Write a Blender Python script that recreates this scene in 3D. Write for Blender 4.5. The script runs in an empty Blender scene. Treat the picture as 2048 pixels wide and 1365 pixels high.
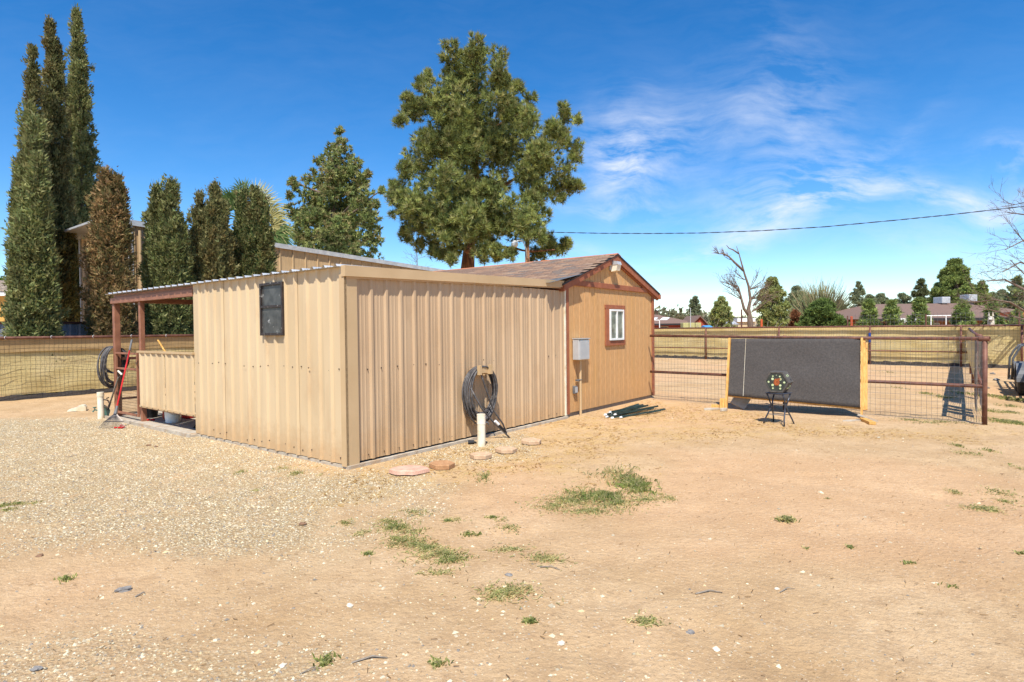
import bpy, math, random
import numpy as np
from mathutils import Matrix, Vector
rnd = random.Random(7); nr = np.random.RandomState(11)
scene = bpy.context.scene
COL = scene.collection
PI = math.pi

# ------------------------------------------------------------------ camera
FPX, PITCH, ROLL, YAW, OX, OY, EYE = 1174.32, .0188, .0109, .9129, -1.995, 7.0564, 1.65
_cp, _sp, _cr, _sr = math.cos(PITCH), math.sin(PITCH), math.cos(ROLL), math.sin(ROLL)
FWD = np.array([0, _cp, -_sp]); _U0 = np.array([0, _sp, _cp]); _R0 = np.array([1., 0, 0])
RGT = _cr*_R0 - _sr*_U0; UPV = _sr*_R0 + _cr*_U0; EYEP = np.array([0, 0, EYE])
cam_data = bpy.data.cameras.new('camera'); cam = bpy.data.objects.new('camera', cam_data); COL.objects.link(cam)
cam.matrix_world = Matrix([[RGT[i], UPV[i], -FWD[i], EYEP[i]] for i in range(3)] + [[0, 0, 0, 1]])
cam_data.sensor_width = 36; cam_data.lens = FPX/2048*36; cam_data.clip_start = .05; cam_data.clip_end = 4000
scene.camera = cam

# ------------------------------------------------------------------ light
SUN_EL, SUN_AZ = math.radians(57), math.radians(183)      # compass style, from +Y clockwise: the sun stands behind the viewer
sun_dir = Vector((math.sin(SUN_AZ)*math.cos(SUN_EL), math.cos(SUN_AZ)*math.cos(SUN_EL), math.sin(SUN_EL)))
sd = bpy.data.lights.new('sun', 'SUN'); sd.energy = 4.6; sd.angle = math.radians(.55); sd.color = (1, .95, .87)
sun = bpy.data.objects.new('sun', sd); COL.objects.link(sun); sun.location = (0, -20, 40)
sun.rotation_euler = sun_dir.to_track_quat('Z', 'Y').to_euler()
scene.view_settings.view_transform = 'Standard'; scene.view_settings.look = 'None'
scene.view_settings.gamma = 1; scene.view_settings.use_curve_mapping = False
scene.view_settings.exposure = .5

def ray(px, py): return FWD + RGT*(px-1024)/FPX - UPV*(py-682.5)/FPX
def G(px, py, z=0.):                      # where the sight line through a pixel meets height z
    d = ray(px, py); return EYEP + d*((z-EYE)/d[2])
def PY(px, py, Y):
    d = ray(px, py); return EYEP + d*Y/d[1]
CU, SU = math.cos(YAW), math.sin(YAW)
def L2W(u, v, z=0.): return np.array([OX+CU*u-SU*v, OY+SU*u+CU*v, z])   # yard frame: u along the long shed wall, v along its end wall
def W2L(p): x, y = p[0]-OX, p[1]-OY; return np.array([CU*x+SU*y, -SU*x+CU*y, p[2]])
def onplane(px, py, o, n):
    d = ray(px, py); n = np.array(n); return EYEP + d*(((o-EYEP)@n)/(d@n))
def onv(px, py, v): return W2L(onplane(px, py, L2W(0, v), [-SU, CU, 0]))
def onu(px, py, u): return W2L(onplane(px, py, L2W(u, 0), [CU, SU, 0]))

# ------------------------------------------------------------------ sky
world = bpy.data.worlds.new('World'); scene.world = world; world.use_nodes = True
wt = world.node_tree; wt.nodes.clear()
def N(t, typ, **kw):
    n = t.nodes.new(typ)
    for k, v in kw.items(): setattr(n, k, v)
    return n
def math_n(t, op, a, b=None, c=None, clamp=False):
    n = t.nodes.new('ShaderNodeMath'); n.operation = op; n.use_clamp = clamp
    for i, x in enumerate((a, b, c)):
        if x is None: continue
        if isinstance(x, (int, float)): n.inputs[i].default_value = x
        else: t.links.new(x, n.inputs[i])
    return n.outputs[0]
sky = N(wt, 'ShaderNodeTexSky', sky_type='NISHITA', sun_disc=False)
sky.sun_elevation = SUN_EL; sky.sun_rotation = SUN_AZ; sky.altitude = 1200; sky.air_density = 1.; sky.dust_density = .6; sky.ozone_density = 1.8
hs = N(wt, 'ShaderNodeHueSaturation'); hs.inputs['Saturation'].default_value = 1.4; hs.inputs['Value'].default_value = 1.24; hs.inputs['Hue'].default_value = .502
wt.links.new(sky.outputs[0], hs.inputs['Color'])
gm = N(wt, 'ShaderNodeGamma'); gm.inputs['Gamma'].default_value = 1.03
wt.links.new(hs.outputs[0], gm.inputs[0])
tc = N(wt, 'ShaderNodeTexCoord'); sx = N(wt, 'ShaderNodeSeparateXYZ'); wt.links.new(tc.outputs['Generated'], sx.inputs[0])
front = math_n(wt, 'GREATER_THAN', sx.outputs[1], .05)
ysafe = math_n(wt, 'MAXIMUM', sx.outputs[1], .05)
cx_ = math_n(wt, 'DIVIDE', sx.outputs[0], ysafe); cz_ = math_n(wt, 'DIVIDE', sx.outputs[2], ysafe)
cmb = N(wt, 'ShaderNodeCombineXYZ'); wt.links.new(cx_, cmb.inputs[0]); wt.links.new(cz_, cmb.inputs[1])
warp = N(wt, 'ShaderNodeTexNoise'); warp.inputs['Scale'].default_value = 3.0; warp.inputs['Detail'].default_value = 3
wt.links.new(cmb.outputs[0], warp.inputs['Vector'])
wv = N(wt, 'ShaderNodeVectorMath', operation='MULTIPLY_ADD'); wt.links.new(warp.outputs['Color'], wv.inputs[0])
wv.inputs[1].default_value = (.16, .16, 0); wt.links.new(cmb.outputs[0], wv.inputs[2])
sw = N(wt, 'ShaderNodeSeparateXYZ'); wt.links.new(wv.outputs[0], sw.inputs[0])
def cloud_noise(rot, sxx, syy, detail, off):
    mp = N(wt, 'ShaderNodeMapping'); mp.inputs['Rotation'].default_value = (0, 0, rot); mp.inputs['Scale'].default_value = (sxx, syy, 1)
    mp.inputs['Location'].default_value = (off, off*.7, 0)
    wt.links.new(wv.outputs[0], mp.inputs['Vector'])
    n = N(wt, 'ShaderNodeTexNoise'); n.inputs['Scale'].default_value = 1; n.inputs['Detail'].default_value = detail; n.inputs['Roughness'].default_value = .62
    wt.links.new(mp.outputs[0], n.inputs['Vector']); return n.outputs[0]
n1 = cloud_noise(-.45, 4.5, 13, 9, 1.3); n2 = cloud_noise(-.3, 16, 40, 6, 4.1)
blobs = [(1265,310,75,62,-.5,.8),(1240,340,42,38,0,.9),(1450,270,170,62,-.35,.32),(1600,390,150,46,-.25,.7),(1640,400,80,28,-.2,.5),(1480,468,170,22,-.33,.7),
         (1600,300,80,90,-.4,.3),(1870,382,80,20,.12,.95),(2010,395,110,22,-.15,.7),(1215,408,75,9,0,.5),(1380,500,70,10,-.1,.35),
         (1580,120,60,110,-.6,.12),(2040,310,60,25,0,.55),(1900,490,170,22,.03,.35),(1170,500,70,14,.1,.4),(1750,300,110,16,-.6,.22),(1900,450,120,12,0,.15),(1350,160,200,40,-.3,.06)]
acc = None
for (bx_, by_, a, b, ang, w) in blobs:
    d = ray(bx_, by_); X0, Z0 = d[0]/d[1]+.08, d[2]/d[1]+.08
    a /= FPX*.8; b /= FPX*.8; ang = -ang
    dx = math_n(wt, 'SUBTRACT', sw.outputs[0], float(X0)); dz = math_n(wt, 'SUBTRACT', sw.outputs[1], float(Z0))
    e1 = math_n(wt, 'ADD', math_n(wt, 'MULTIPLY', dx, math.cos(ang)/a), math_n(wt, 'MULTIPLY', dz, math.sin(ang)/a))
    e2 = math_n(wt, 'ADD', math_n(wt, 'MULTIPLY', dx, -math.sin(ang)/b), math_n(wt, 'MULTIPLY', dz, math.cos(ang)/b))
    q = math_n(wt, 'ADD', math_n(wt, 'MULTIPLY', e1, e1), math_n(wt, 'MULTIPLY', e2, e2))
    g = math_n(wt, 'MULTIPLY', math_n(wt, 'EXPONENT', math_n(wt, 'MULTIPLY', q, -1.0)), w)
    acc = g if acc is None else math_n(wt, 'ADD', acc, g)
acc = math_n(wt, 'MULTIPLY', acc, front)
acc = math_n(wt, 'ADD', acc, .03)
n3 = cloud_noise(-.5, 9, 60, 7, 9.1)
nz = math_n(wt, 'ADD', math_n(wt, 'MULTIPLY', n1, 2.8), math_n(wt, 'MULTIPLY', n2, 1.0))
nz = math_n(wt, 'ADD', nz, math_n(wt, 'MULTIPLY', n3, .9))
nz = math_n(wt, 'SUBTRACT', nz, 2.0, clamp=True)
dens = math_n(wt, 'MULTIPLY', acc, nz, clamp=True)
dens = math_n(wt, 'MULTIPLY', dens, 1.0); dens = math_n(wt, 'MULTIPLY', dens, .9); dens = math_n(wt, 'MINIMUM', dens, .7)
# ground-level haze whitening comes from the sky model itself
mixc = N(wt, 'ShaderNodeMix', data_type='RGBA'); wt.links.new(dens, mixc.inputs['Factor'])
wt.links.new(gm.outputs[0], mixc.inputs['A']); mixc.inputs['B'].default_value = (6.6, 6.9, 7.6, 1)
bg = N(wt, 'ShaderNodeBackground'); bg.inputs['Strength'].default_value = .105
wt.links.new(mixc.outputs['Result'], bg.inputs['Color'])
wo = N(wt, 'ShaderNodeOutputWorld'); wt.links.new(bg.outputs[0], wo.inputs[0])

# ------------------------------------------------------------------ helpers
def srgb(r, g, b):
    f = lambda c: (c/255/12.92) if c/255 <= .04045 else ((c/255+.055)/1.055)**2.4
    return (f(r), f(g), f(b))
def mat(name, c1, c2=None, scale=6, rough=.7, metal=0, bump=.0, bscale=60, stretch=(1, 1, 1), attr=None, transl=0, detail=4, contrast=(.35, .65), spec=.4, c3=None, s3=1.2, w3=(.5, .7), dust=False):
    m = bpy.data.materials.new(name); m.use_nodes = True; t = m.node_tree
    b = t.nodes['Principled BSDF']; b.inputs['Roughness'].default_value = rough; b.inputs['Metallic'].default_value = metal
    b.inputs['Specular IOR Level'].default_value = spec
    co = N(t, 'ShaderNodeTexCoord'); mp = N(t, 'ShaderNodeMapping'); mp.inputs['Scale'].default_value = stretch
    t.links.new(co.outputs['Object'], mp.inputs[0])
    if c2 is None: c2 = tuple(x*.8 for x in c1)
    n = N(t, 'ShaderNodeTexNoise'); n.inputs['Scale'].default_value = scale; n.inputs['Detail'].default_value = detail
    t.links.new(mp.outputs[0], n.inputs['Vector'])
    mr = N(t, 'ShaderNodeMapRange'); mr.inputs[1].default_value, mr.inputs[2].default_value = contrast
    t.links.new(n.outputs[0], mr.inputs[0])
    mx = N(t, 'ShaderNodeMix', data_type='RGBA'); mx.inputs['A'].default_value = (*c1, 1); mx.inputs['B'].default_value = (*c2, 1)
    t.links.new(mr.outputs[0], mx.inputs['Factor']); out = mx.outputs['Result']
    if c3 is not None:
        n3 = N(t, 'ShaderNodeTexNoise'); n3.inputs['Scale'].default_value = s3; n3.inputs['Detail'].default_value = 6; n3.inputs['Roughness'].default_value = .65
        t.links.new(mp.outputs[0], n3.inputs['Vector'])
        m3 = N(t, 'ShaderNodeMapRange'); m3.inputs[1].default_value, m3.inputs[2].default_value = w3; t.links.new(n3.outputs[0], m3.inputs[0])
        x3 = N(t, 'ShaderNodeMix', data_type='RGBA'); t.links.new(out, x3.inputs['A']); x3.inputs['B'].default_value = (*c3, 1); t.links.new(m3.outputs[0], x3.inputs['Factor']); out = x3.outputs['Result']
    if dust:      # dried mud splash along the foot of the wall and thin rain streaks
        sp = N(t, 'ShaderNodeSeparateXYZ'); t.links.new(co.outputs['Object'], sp.inputs[0])
        nd = N(t, 'ShaderNodeTexNoise'); nd.inputs['Scale'].default_value = 7; nd.inputs['Detail'].default_value = 7; nd.inputs['Roughness'].default_value = .75; t.links.new(co.outputs['Object'], nd.inputs['Vector'])
        hh_ = math_n(t, 'SUBTRACT', math_n(t, 'MULTIPLY', nd.outputs[0], .8), sp.outputs[2]); hf = N(t, 'ShaderNodeMapRange'); hf.inputs[1].default_value = -.05; hf.inputs[2].default_value = .32; t.links.new(hh_, hf.inputs[0])
        xd = N(t, 'ShaderNodeMix', data_type='RGBA'); t.links.new(math_n(t, 'MULTIPLY', hf.outputs[0], .55), xd.inputs['Factor']); t.links.new(out, xd.inputs['A']); xd.inputs['B'].default_value = (*srgb(178,140,96), 1); out = xd.outputs['Result']
        m2 = N(t, 'ShaderNodeMapping'); m2.inputs['Scale'].default_value = (22, 22, .5); t.links.new(co.outputs['Object'], m2.inputs[0])
        ns = N(t, 'ShaderNodeTexNoise'); ns.inputs['Scale'].default_value = 1; ns.inputs['Detail'].default_value = 5; t.links.new(m2.outputs[0], ns.inputs['Vector']); sr = N(t, 'ShaderNodeMapRange'); sr.inputs[1].default_value = .55; sr.inputs[2].default_value = .78; t.links.new(ns.outputs[0], sr.inputs[0])
        xs = N(t, 'ShaderNodeMix', data_type='RGBA'); t.links.new(math_n(t, 'MULTIPLY', sr.outputs[0], .35), xs.inputs['Factor']); t.links.new(out, xs.inputs['A']); xs.inputs['B'].default_value = (*tuple(x*.6 for x in c1), 1); out = xs.outputs['Result']
    if attr:
        at = N(t, 'ShaderNodeAttribute', attribute_name=attr)
        mm = N(t, 'ShaderNodeMix', data_type='RGBA', blend_type='MULTIPLY'); mm.inputs['Factor'].default_value = 1
        t.links.new(out, mm.inputs['A']); t.links.new(at.outputs['Color'], mm.inputs['B']); out = mm.outputs['Result']
    t.links.new(out, b.inputs['Base Color'])
    if bump:
        nb = N(t, 'ShaderNodeTexNoise'); nb.inputs['Scale'].default_value = bscale; nb.inputs['Detail'].default_value = 5
        t.links.new(mp.outputs[0], nb.inputs['Vector'])
        bp = N(t, 'ShaderNodeBump'); bp.inputs['Strength'].default_value = bump; bp.inputs['Distance'].default_value = .01
        t.links.new(nb.outputs[0], bp.inputs['Height']); t.links.new(bp.outputs[0], b.inputs['Normal'])
    if transl:
        tr = N(t, 'ShaderNodeBsdfTranslucent'); t.links.new(out, tr.inputs['Color'])
        ms = N(t, 'ShaderNodeMixShader'); ms.inputs[0].default_value = transl
        t.links.new(b.outputs[0], ms.inputs[1]); t.links.new(tr.outputs[0], ms.inputs[2])
        t.links.new(ms.outputs[0], t.nodes['Material Output'].inputs[0])
    return m

MATRIX = {}
def tag(o, label=None, cat=None, group=None, kind=None):
    if label: o['label'] = label
    if cat: o['category'] = cat
    if group: o['group'] = group
    if kind: o['kind'] = kind
    return o
def thing(name, loc, rz=0, label=None, cat=None, group=None):
    o = bpy.data.objects.new(name, None); COL.objects.link(o); o.empty_display_size = .2
    o.location = tuple(float(a) for a in loc); o.rotation_euler = (0, 0, rz)
    MATRIX[o.name] = Matrix.Translation(o.location) @ Matrix.Rotation(rz, 4, 'Z')
    return tag(o, label, cat, group)
def npmesh(name, v, faces, m, parent=None, world=False, col=None, smooth=False, kind=None, label=None):
    """v (N,3); faces: (M,k) array or list of arrays/lists; col (N,3) per-vertex colour"""
    v = np.asarray(v, dtype=np.float64)
    if world and parent is not None:
        Mi = np.array(MATRIX[parent.name].inverted()); v = v @ Mi[:3, :3].T + Mi[:3, 3]
    me = bpy.data.meshes.new(name)
    if isinstance(faces, np.ndarray):
        k = faces.shape[1]; M = faces.shape[0]; loops = faces.reshape(-1); starts = np.arange(M)*k; tot = np.full(M, k)
    else:
        tot = np.array([len(f) for f in faces]); loops = np.array([i for f in faces for i in f]); starts = np.concatenate([[0], np.cumsum(tot)[:-1]])
        M = len(faces)
    me.vertices.add(len(v)); me.vertices.foreach_set('co', v.astype(np.float32).reshape(-1))
    me.loops.add(len(loops)); me.loops.foreach_set('vertex_index', loops.astype(np.int32))
    me.polygons.add(M); me.polygons.foreach_set('loop_start', starts.astype(np.int32)); me.polygons.foreach_set('loop_total', tot.astype(np.int32))
    me.polygons.foreach_set('use_smooth', np.full(M, bool(smooth)))
    if col is not None:
        ca = me.color_attributes.new('col', 'FLOAT_COLOR', 'POINT')
        c4 = np.ones((len(v), 4), dtype=np.float32); c4[:, :3] = col; ca.data.foreach_set('color', c4.reshape(-1))
    me.update(calc_edges=True); me.validate()
    o = bpy.data.objects.new(name, me); COL.objects.link(o)
    if m is not None: me.materials.append(m)
    if parent is not None: o.parent = parent
    if kind: o['kind'] = kind
    if label: o['label'] = label
    return o
def copy_obj(o, parent=None):
    c = o.copy(); COL.objects.link(c)
    if parent is not None: c.parent = parent
    return c
def copy_tree(root, loc, rz=None, label=None, scale=None):
    c = root.copy(); COL.objects.link(c); c.location = tuple(float(a) for a in loc)
    if rz is not None: c.rotation_euler = (0, 0, rz)
    if scale is not None: c.scale = (scale,)*3
    if label: c['label'] = label
    for ch in list(root.children):
        k = ch.copy(); COL.objects.link(k); k.parent = c
        for g in list(ch.children):
            q = g.copy(); COL.objects.link(q); q.parent = k
    return c

class MB:
    def __init__(s): s.v = []; s.f = []
    def add(s, vs, fs, M=None):
        b = len(s.v)
        if M is not None: vs = [tuple(M @ Vector(p)) for p in vs]
        s.v += [tuple(float(a) for a in p) for p in vs]; s.f += [[b+i for i in f] for f in fs]; return s
    def bx(s, x0, x1, y0, y1, z0, z1, M=None, ch=0):
        if ch <= 0:
            vs = [(x, y, z) for x in (x0, x1) for y in (y0, y1) for z in (z0, z1)]
            return s.add(vs, [(0,1,3,2),(4,6,7,5),(0,4,5,1),(2,3,7,6),(0,2,6,4),(1,5,7,3)], M)
        # chamfered box: 24 verts
        c = ch; vs = []; idx = {}
        X, Y, Z = (x0, x1), (y0, y1), (z0, z1)
        for i in (0, 1):
            for j in (0, 1):
                for k in (0, 1):
                    sx_, sy_, sz_ = (1 if i == 0 else -1)*c, (1 if j == 0 else -1)*c, (1 if k == 0 else -1)*c
                    idx[(i,j,k,'x')] = len(vs); vs.append((X[i], Y[j]+sy_, Z[k]+sz_))
                    idx[(i,j,k,'y')] = len(vs); vs.append((X[i]+sx_, Y[j], Z[k]+sz_))
                    idx[(i,j,k,'z')] = len(vs); vs.append((X[i]+sx_, Y[j]+sy_, Z[k]))
        fs = []
        for i in (0,1):
            fs.append([idx[(i,a,b,'x')] for a,b in ((0,0),(1,0),(1,1),(0,1))])
            fs.append([idx[(a,i,b,'y')] for a,b in ((0,0),(1,0),(1,1),(0,1))])
            fs.append([idx[(a,b,i,'z')] for a,b in ((0,0),(1,0),(1,1),(0,1))])
        for a in (0,1):
            for b in (0,1):
                fs.append([idx[(a,b,0,'x')],idx[(a,b,1,'x')],idx[(a,b,1,'y')],idx[(a,b,0,'y')]])
                fs.append([idx[(a,0,b,'x')],idx[(a,1,b,'x')],idx[(a,1,b,'z')],idx[(a,0,b,'z')]])
                fs.append([idx[(0,a,b,'y')],idx[(1,a,b,'y')],idx[(1,a,b,'z')],idx[(0,a,b,'z')]])
                for k in (0,1): fs.append([idx[(a,b,k,'x')],idx[(a,b,k,'y')],idx[(a,b,k,'z')]])
        return s.add(vs, fs, M)
    def tube(s, pts, r, n=8, cap=True):
        P = [np.array(p, float) for p in pts]; m = len(P)
        rs = r if isinstance(r, (list, tuple, np.ndarray)) else [r]*m
        b = len(s.v); ref = np.array([0, 0, 1.])
        t0 = P[1]-P[0]; t0 /= np.linalg.norm(t0)+1e-9
        if abs(t0[2]) > .9: ref = np.array([1., 0, 0])
        a = np.cross(t0, ref); a /= np.linalg.norm(a)+1e-9
        for i in range(m):
            t = P[min(i+1, m-1)]-P[max(i-1, 0)]; t /= np.linalg.norm(t)+1e-9
            a = a - t*(a@t); a /= np.linalg.norm(a)+1e-9; c = np.cross(t, a)
            for k in range(n):
                th = 2*PI*k/n; q = P[i]+(a*math.cos(th)+c*math.sin(th))*rs[i]; s.v.append(tuple(q))
        for i in range(m-1):
            for k in range(n): s.f.append([b+i*n+k, b+i*n+(k+1)%n, b+(i+1)*n+(k+1)%n, b+(i+1)*n+k])
        if cap: s.f.append([b+k for k in range(n)][::-1]); s.f.append([b+(m-1)*n+k for k in range(n)])
        return s
    def cyl(s, x, y, z0, z1, r, n=16, r1=None): return s.tube([(x, y, z0), (x, y, z1)], [r, r if r1 is None else r1], n)
    def prism(s, poly, axis, a0, a1, M=None):
        """poly list of 2D pts; axis 'x','y','z' = extrusion axis"""
        n = len(poly)
        def mk(p, a): return {'x': (a, p[0], p[1]), 'y': (p[0], a, p[1]), 'z': (p[0], p[1], a)}[axis]
        vs = [mk(p, a0) for p in poly]+[mk(p, a1) for p in poly]
        return s.add(vs, [list(range(n))[::-1], [n+i for i in range(n)]]+[[i, (i+1)%n, n+(i+1)%n, n+i] for i in range(n)], M)
    def sheet(s, prof, d, e0, e1, th=0):
        """open profile: list of 3D pts at level 0 extruded by vector d"""
        n = len(prof); d = np.array(d, float)
        vs = [tuple(p) for p in prof]+[tuple(np.array(p)+d) for p in prof]
        return s.add(vs, [[i, i+1, n+i+1, n+i] for i in range(n-1)])
    def sphere(s, c, r, n=10, m=7, sc=(1, 1, 1), M=None):
        vs = [(c[0], c[1], c[2]+r*sc[2])]
        for i in range(1, m):
            ph = PI*i/m
            for k in range(n):
                th = 2*PI*k/n; vs.append((c[0]+r*sc[0]*math.sin(ph)*math.cos(th), c[1]+r*sc[1]*math.sin(ph)*math.sin(th), c[2]+r*sc[2]*math.cos(ph)))
        vs.append((c[0], c[1], c[2]-r*sc[2])); L = len(vs)-1
        fs = [[0, 1+k, 1+(k+1)%n] for k in range(n)]
        for i in range(m-2):
            for k in range(n): fs.append([1+i*n+k, 1+(i+1)*n+k, 1+(i+1)*n+(k+1)%n, 1+i*n+(k+1)%n])
        fs += [[L, 1+(m-2)*n+(k+1)%n, 1+(m-2)*n+k] for k in range(n)]
        return s.add(vs, fs, M)
    def build(s, name, m, parent=None, world=False, smooth=False, kind=None, label=None, col=None):
        return npmesh(name, s.v, s.f, m, parent, world, col, smooth, kind, label)
def part_at(o, loc, rz=0): o.location = tuple(float(a) for a in loc); o.rotation_euler = (0, 0, rz); return o

def vnoise(x, y, seed=0):
    x = np.asarray(x, float); y = np.asarray(y, float)
    xi = np.floor(x).astype(np.int64); yi = np.floor(y).astype(np.int64); xf = x-xi; yf = y-yi
    def h(a, b):
        n = (a*374761393 + b*668265263 + seed*1442695041) & 0x7fffffff
        n = ((n ^ (n >> 13))*1274126177) & 0x7fffffff
        return ((n ^ (n >> 16)) & 0xffff)/65535.
    u = xf*xf*(3-2*xf); w = yf*yf*(3-2*yf)
    return (h(xi, yi)*(1-u)+h(xi+1, yi)*u)*(1-w)+(h(xi, yi+1)*(1-u)+h(xi+1, yi+1)*u)*w
def fbm(x, y, seed=0, o=4):
    s = 0; a = .5; 
    for i in range(o): s = s+a*vnoise(x*2**i, y*2**i, seed+i*17); a *= .5
    return s/(1-.5**o)

# ------------------------------------------------------------------ materials
M_ = {}
M_['tan'] = mat('tan_metal', srgb(211,187,149), srgb(201,176,137), 1.2, .5, 0, .04, 14, (1,1,.35), c3=srgb(190,162,125), s3=2.2, w3=(.55,.8), dust=True)
M_['tan2'] = mat('tan_metal_shaded', srgb(194,167,133), srgb(183,154,120), 1.4, .5, 0, .04, 14, (1,1,.3), c3=srgb(170,142,108), s3=3, w3=(.5,.8), dust=True)  # same tan metal, shade put into the colour for the sun-grazed wall
M_['trim'] = mat('tan_trim', srgb(198,169,128), srgb(188,159,118), 2, .5, 0, .03, 10)
M_['galv'] = mat('galvanised', srgb(210,210,208), srgb(186,188,190), 5, .4, .25, .02)
M_['conc'] = mat('concrete', srgb(190,180,162), srgb(166,154,136), 8, .9, 0, .5, 60, c3=srgb(176,150,118), s3=4)
M_['red'] = mat('red_brown_paint', srgb(158,108,82), srgb(136,90,68), 6, .55, 0, .05, 30)
M_['darkred'] = mat('brown_primer', srgb(104,64,50), srgb(84,52,42), 6, .6)
M_['siding'] = mat('osb_siding', srgb(208,163,110), srgb(194,147,94), 30, .75, 0, .35, 70, (1,1,.25), c3=srgb(198,152,94), s3=3, dust=True)
M_['rtrim'] = mat('red_trim_paint', srgb(162,98,66), srgb(146,86,58), 8, .7, 0, .15, 40)
M_['shingle'] = [mat('shingle_%s' % w, c, tuple(x*.72 for x in c), 60, .95, 0, .5, 200) for w, c in (('rust', srgb(154,122,98)), ('brown', srgb(138,112,94)), ('grey', srgb(128,112,100)), ('tan', srgb(160,132,108)))]
M_['felt'] = mat('black_drip_edge', srgb(50,48,48), srgb(38,36,36), 5, .6)
M_['white'] = mat('white_paint', srgb(236,236,232), srgb(222,222,216), 5, .5)
M_['pvc'] = mat('white_pvc', srgb(238,230,208), srgb(224,212,184), 4, .4, 0, .02, 20, c3=srgb(206,186,148), s3=5)
M_['glass'] = mat('window_glass', (.05,.06,.07), (.03,.035,.04), 2, .04, 0, spec=1.0)
M_['screen'] = mat('dark_screen_dirt_glare', srgb(84,84,80), srgb(60,60,58), 9, .35, 0, .1, 80, c3=srgb(170,170,164), s3=6, w3=(.60,.66))  # pale blotches stand for both residue and a painted reflection on the panes
M_['bronze'] = mat('dark_bronze_frame', srgb(72,60,54), srgb(50,44,42), 14, .45, .3, c3=srgb(190,184,172), s3=16, w3=(.60,.68))
M_['ebox'] = mat('grey_enamel', srgb(196,196,194), srgb(182,184,182), 4, .4, .2)
M_['hose'] = mat('black_rubber_hose', srgb(96,92,90), srgb(64,61,60), 12, .55, 0, .1, 90, c3=srgb(140,132,122), s3=8, w3=(.58,.75))
M_['hose2'] = mat('dark_rubber_hose', srgb(78,76,76), srgb(52,51,51), 12, .5)
M_['rust'] = mat('rusty_pipe', srgb(128,86,68), srgb(96,62,50), 9, .6, .1, .1, 60, c3=srgb(150,112,92), s3=14, w3=(.6,.75))
M_['wire'] = mat('grey_wire', srgb(138,134,136), srgb(112,106,106), 20, .45, .6)
M_['dwire'] = mat('rusty_wire', srgb(92,76,62), srgb(70,58,48), 20, .6, .3)
M_['cloth'] = mat('tan_shade_cloth', srgb(222,202,144), srgb(208,186,126), 1.5, .9, 0, .2, 160, (1,1,1.6), transl=.15, c3=srgb(220,200,150), s3=.8)
M_['hem'] = mat('shade_cloth_hem', srgb(190,160,112), srgb(172,144,98), 2, .9, transl=.1)
M_['black'] = mat('black_plastic', srgb(44,44,46), srgb(32,32,34), 10, .5)
M_['wood'] = mat('yellow_pine_lumber', srgb(220,172,96), srgb(196,142,68), 5, .65, 0, .15, 40, (6,6,.6), c3=srgb(184,122,54), s3=6, w3=(.62,.72))
M_['oldwood'] = mat('weathered_wood', srgb(150,140,126), srgb(122,112,100), 6, .85, 0, .3, 50, (6,6,.5))
M_['mat'] = mat('black_rubber_mat', srgb(78,73,69), srgb(66,62,59), 30, .85, 0, .6, 120, detail=5, c3=srgb(108,102,95), s3=70, w3=(.58,.72))
M_['foam'] = mat('dark_grey_foam', srgb(92,88,82), srgb(72,68,64), 14, .8, 0, .3, 80, c3=srgb(150,128,108), s3=7, w3=(.62,.74))
M_['foamf'] = mat('dark_green_target_face', srgb(66,70,62), srgb(50,56,50), 16, .75)
M_['dot'] = mat('pale_target_dot', srgb(214,226,176), srgb(180,196,140), 40, .7)
M_['orange'] = mat('orange_core', srgb(190,104,50), srgb(120,60,34), 60, .8, 0, .5, 80)
M_['steel'] = mat('dark_blue_steel_tube', srgb(78,82,92), srgb(54,56,62), 14, .35, .4)
M_['paver'] = mat('pink_concrete_paver', srgb(206,176,142), srgb(184,152,120), 20, .9, 0, .5, 90)
M_['paver2'] = mat('brown_concrete_paver', srgb(186,142,100), srgb(166,122,84), 20, .9, 0, .5, 90)
M_['tpost'] = mat('dark_green_tpost', srgb(58,78,72), srgb(44,58,54), 12, .5, .1)
M_['reds'] = mat('red_plastic', srgb(206,40,36), srgb(170,26,26), 5, .4)
M_['rake'] = mat('rake_steel', srgb(120,112,106), srgb(86,80,76), 16, .45, .5)
M_['blue'] = mat('blue_plastic', srgb(30,70,150), srgb(22,54,120), 5, .45)
M_['green'] = mat('green_tap_paint', srgb(84,124,112), srgb(64,98,90), 12, .5)
M_['greyfence'] = mat('blue_grey_metal', srgb(172,178,188), srgb(154,160,172), 3, .5, .1)
M_['bark'] = mat('pine_bark', srgb(148,104,72), srgb(100,68,46), 7, .95, 0, 1.0, 24, (1.6,1.6,.35), c3=srgb(84,58,42), s3=10, w3=(.5,.62))
M_['grbark'] = mat('grey_bark', srgb(132,112,96), srgb(98,82,70), 8, .95, 0, .7, 30, (2,2,.5))
M_['pole'] = mat('wooden_pole', srgb(150,106,72), srgb(124,86,58), 10, .9, 0, .4, 40, (5,5,.3))
M_['roofb'] = mat('brown_roof_shingle', srgb(132,106,92), srgb(112,90,78), 12, .95, 0, .4, 60, (1,1,6))
M_['brick'] = mat('red_brick', srgb(168,78,54), srgb(140,62,44), 14, .9)
M_['orangewall'] = mat('orange_stucco', srgb(214,110,66), srgb(196,96,58), 8, .9)
M_['orpost'] = mat('orange_post_paint', srgb(206,96,50), srgb(180,80,42), 10, .6)
M_['trailer'] = mat('grey_trailer_paint', srgb(112,113,114), srgb(90,92,94), 5, .5, 0)
M_['tyre'] = mat('tyre_rubber', srgb(62,60,58), srgb(44,43,42), 20, .85)
M_['wool'] = mat('white_wool', srgb(232,222,204), srgb(206,192,168), 14, .95, 0, .6, 40)
M_['dkface'] = mat('dark_muzzle', srgb(90,78,70), srgb(70,60,54), 10, .8)
M_['leaf'] = mat('foliage', (1,1,1), (.75,.75,.75), 3, .75, attr='col', transl=.34, spec=.15)
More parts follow.
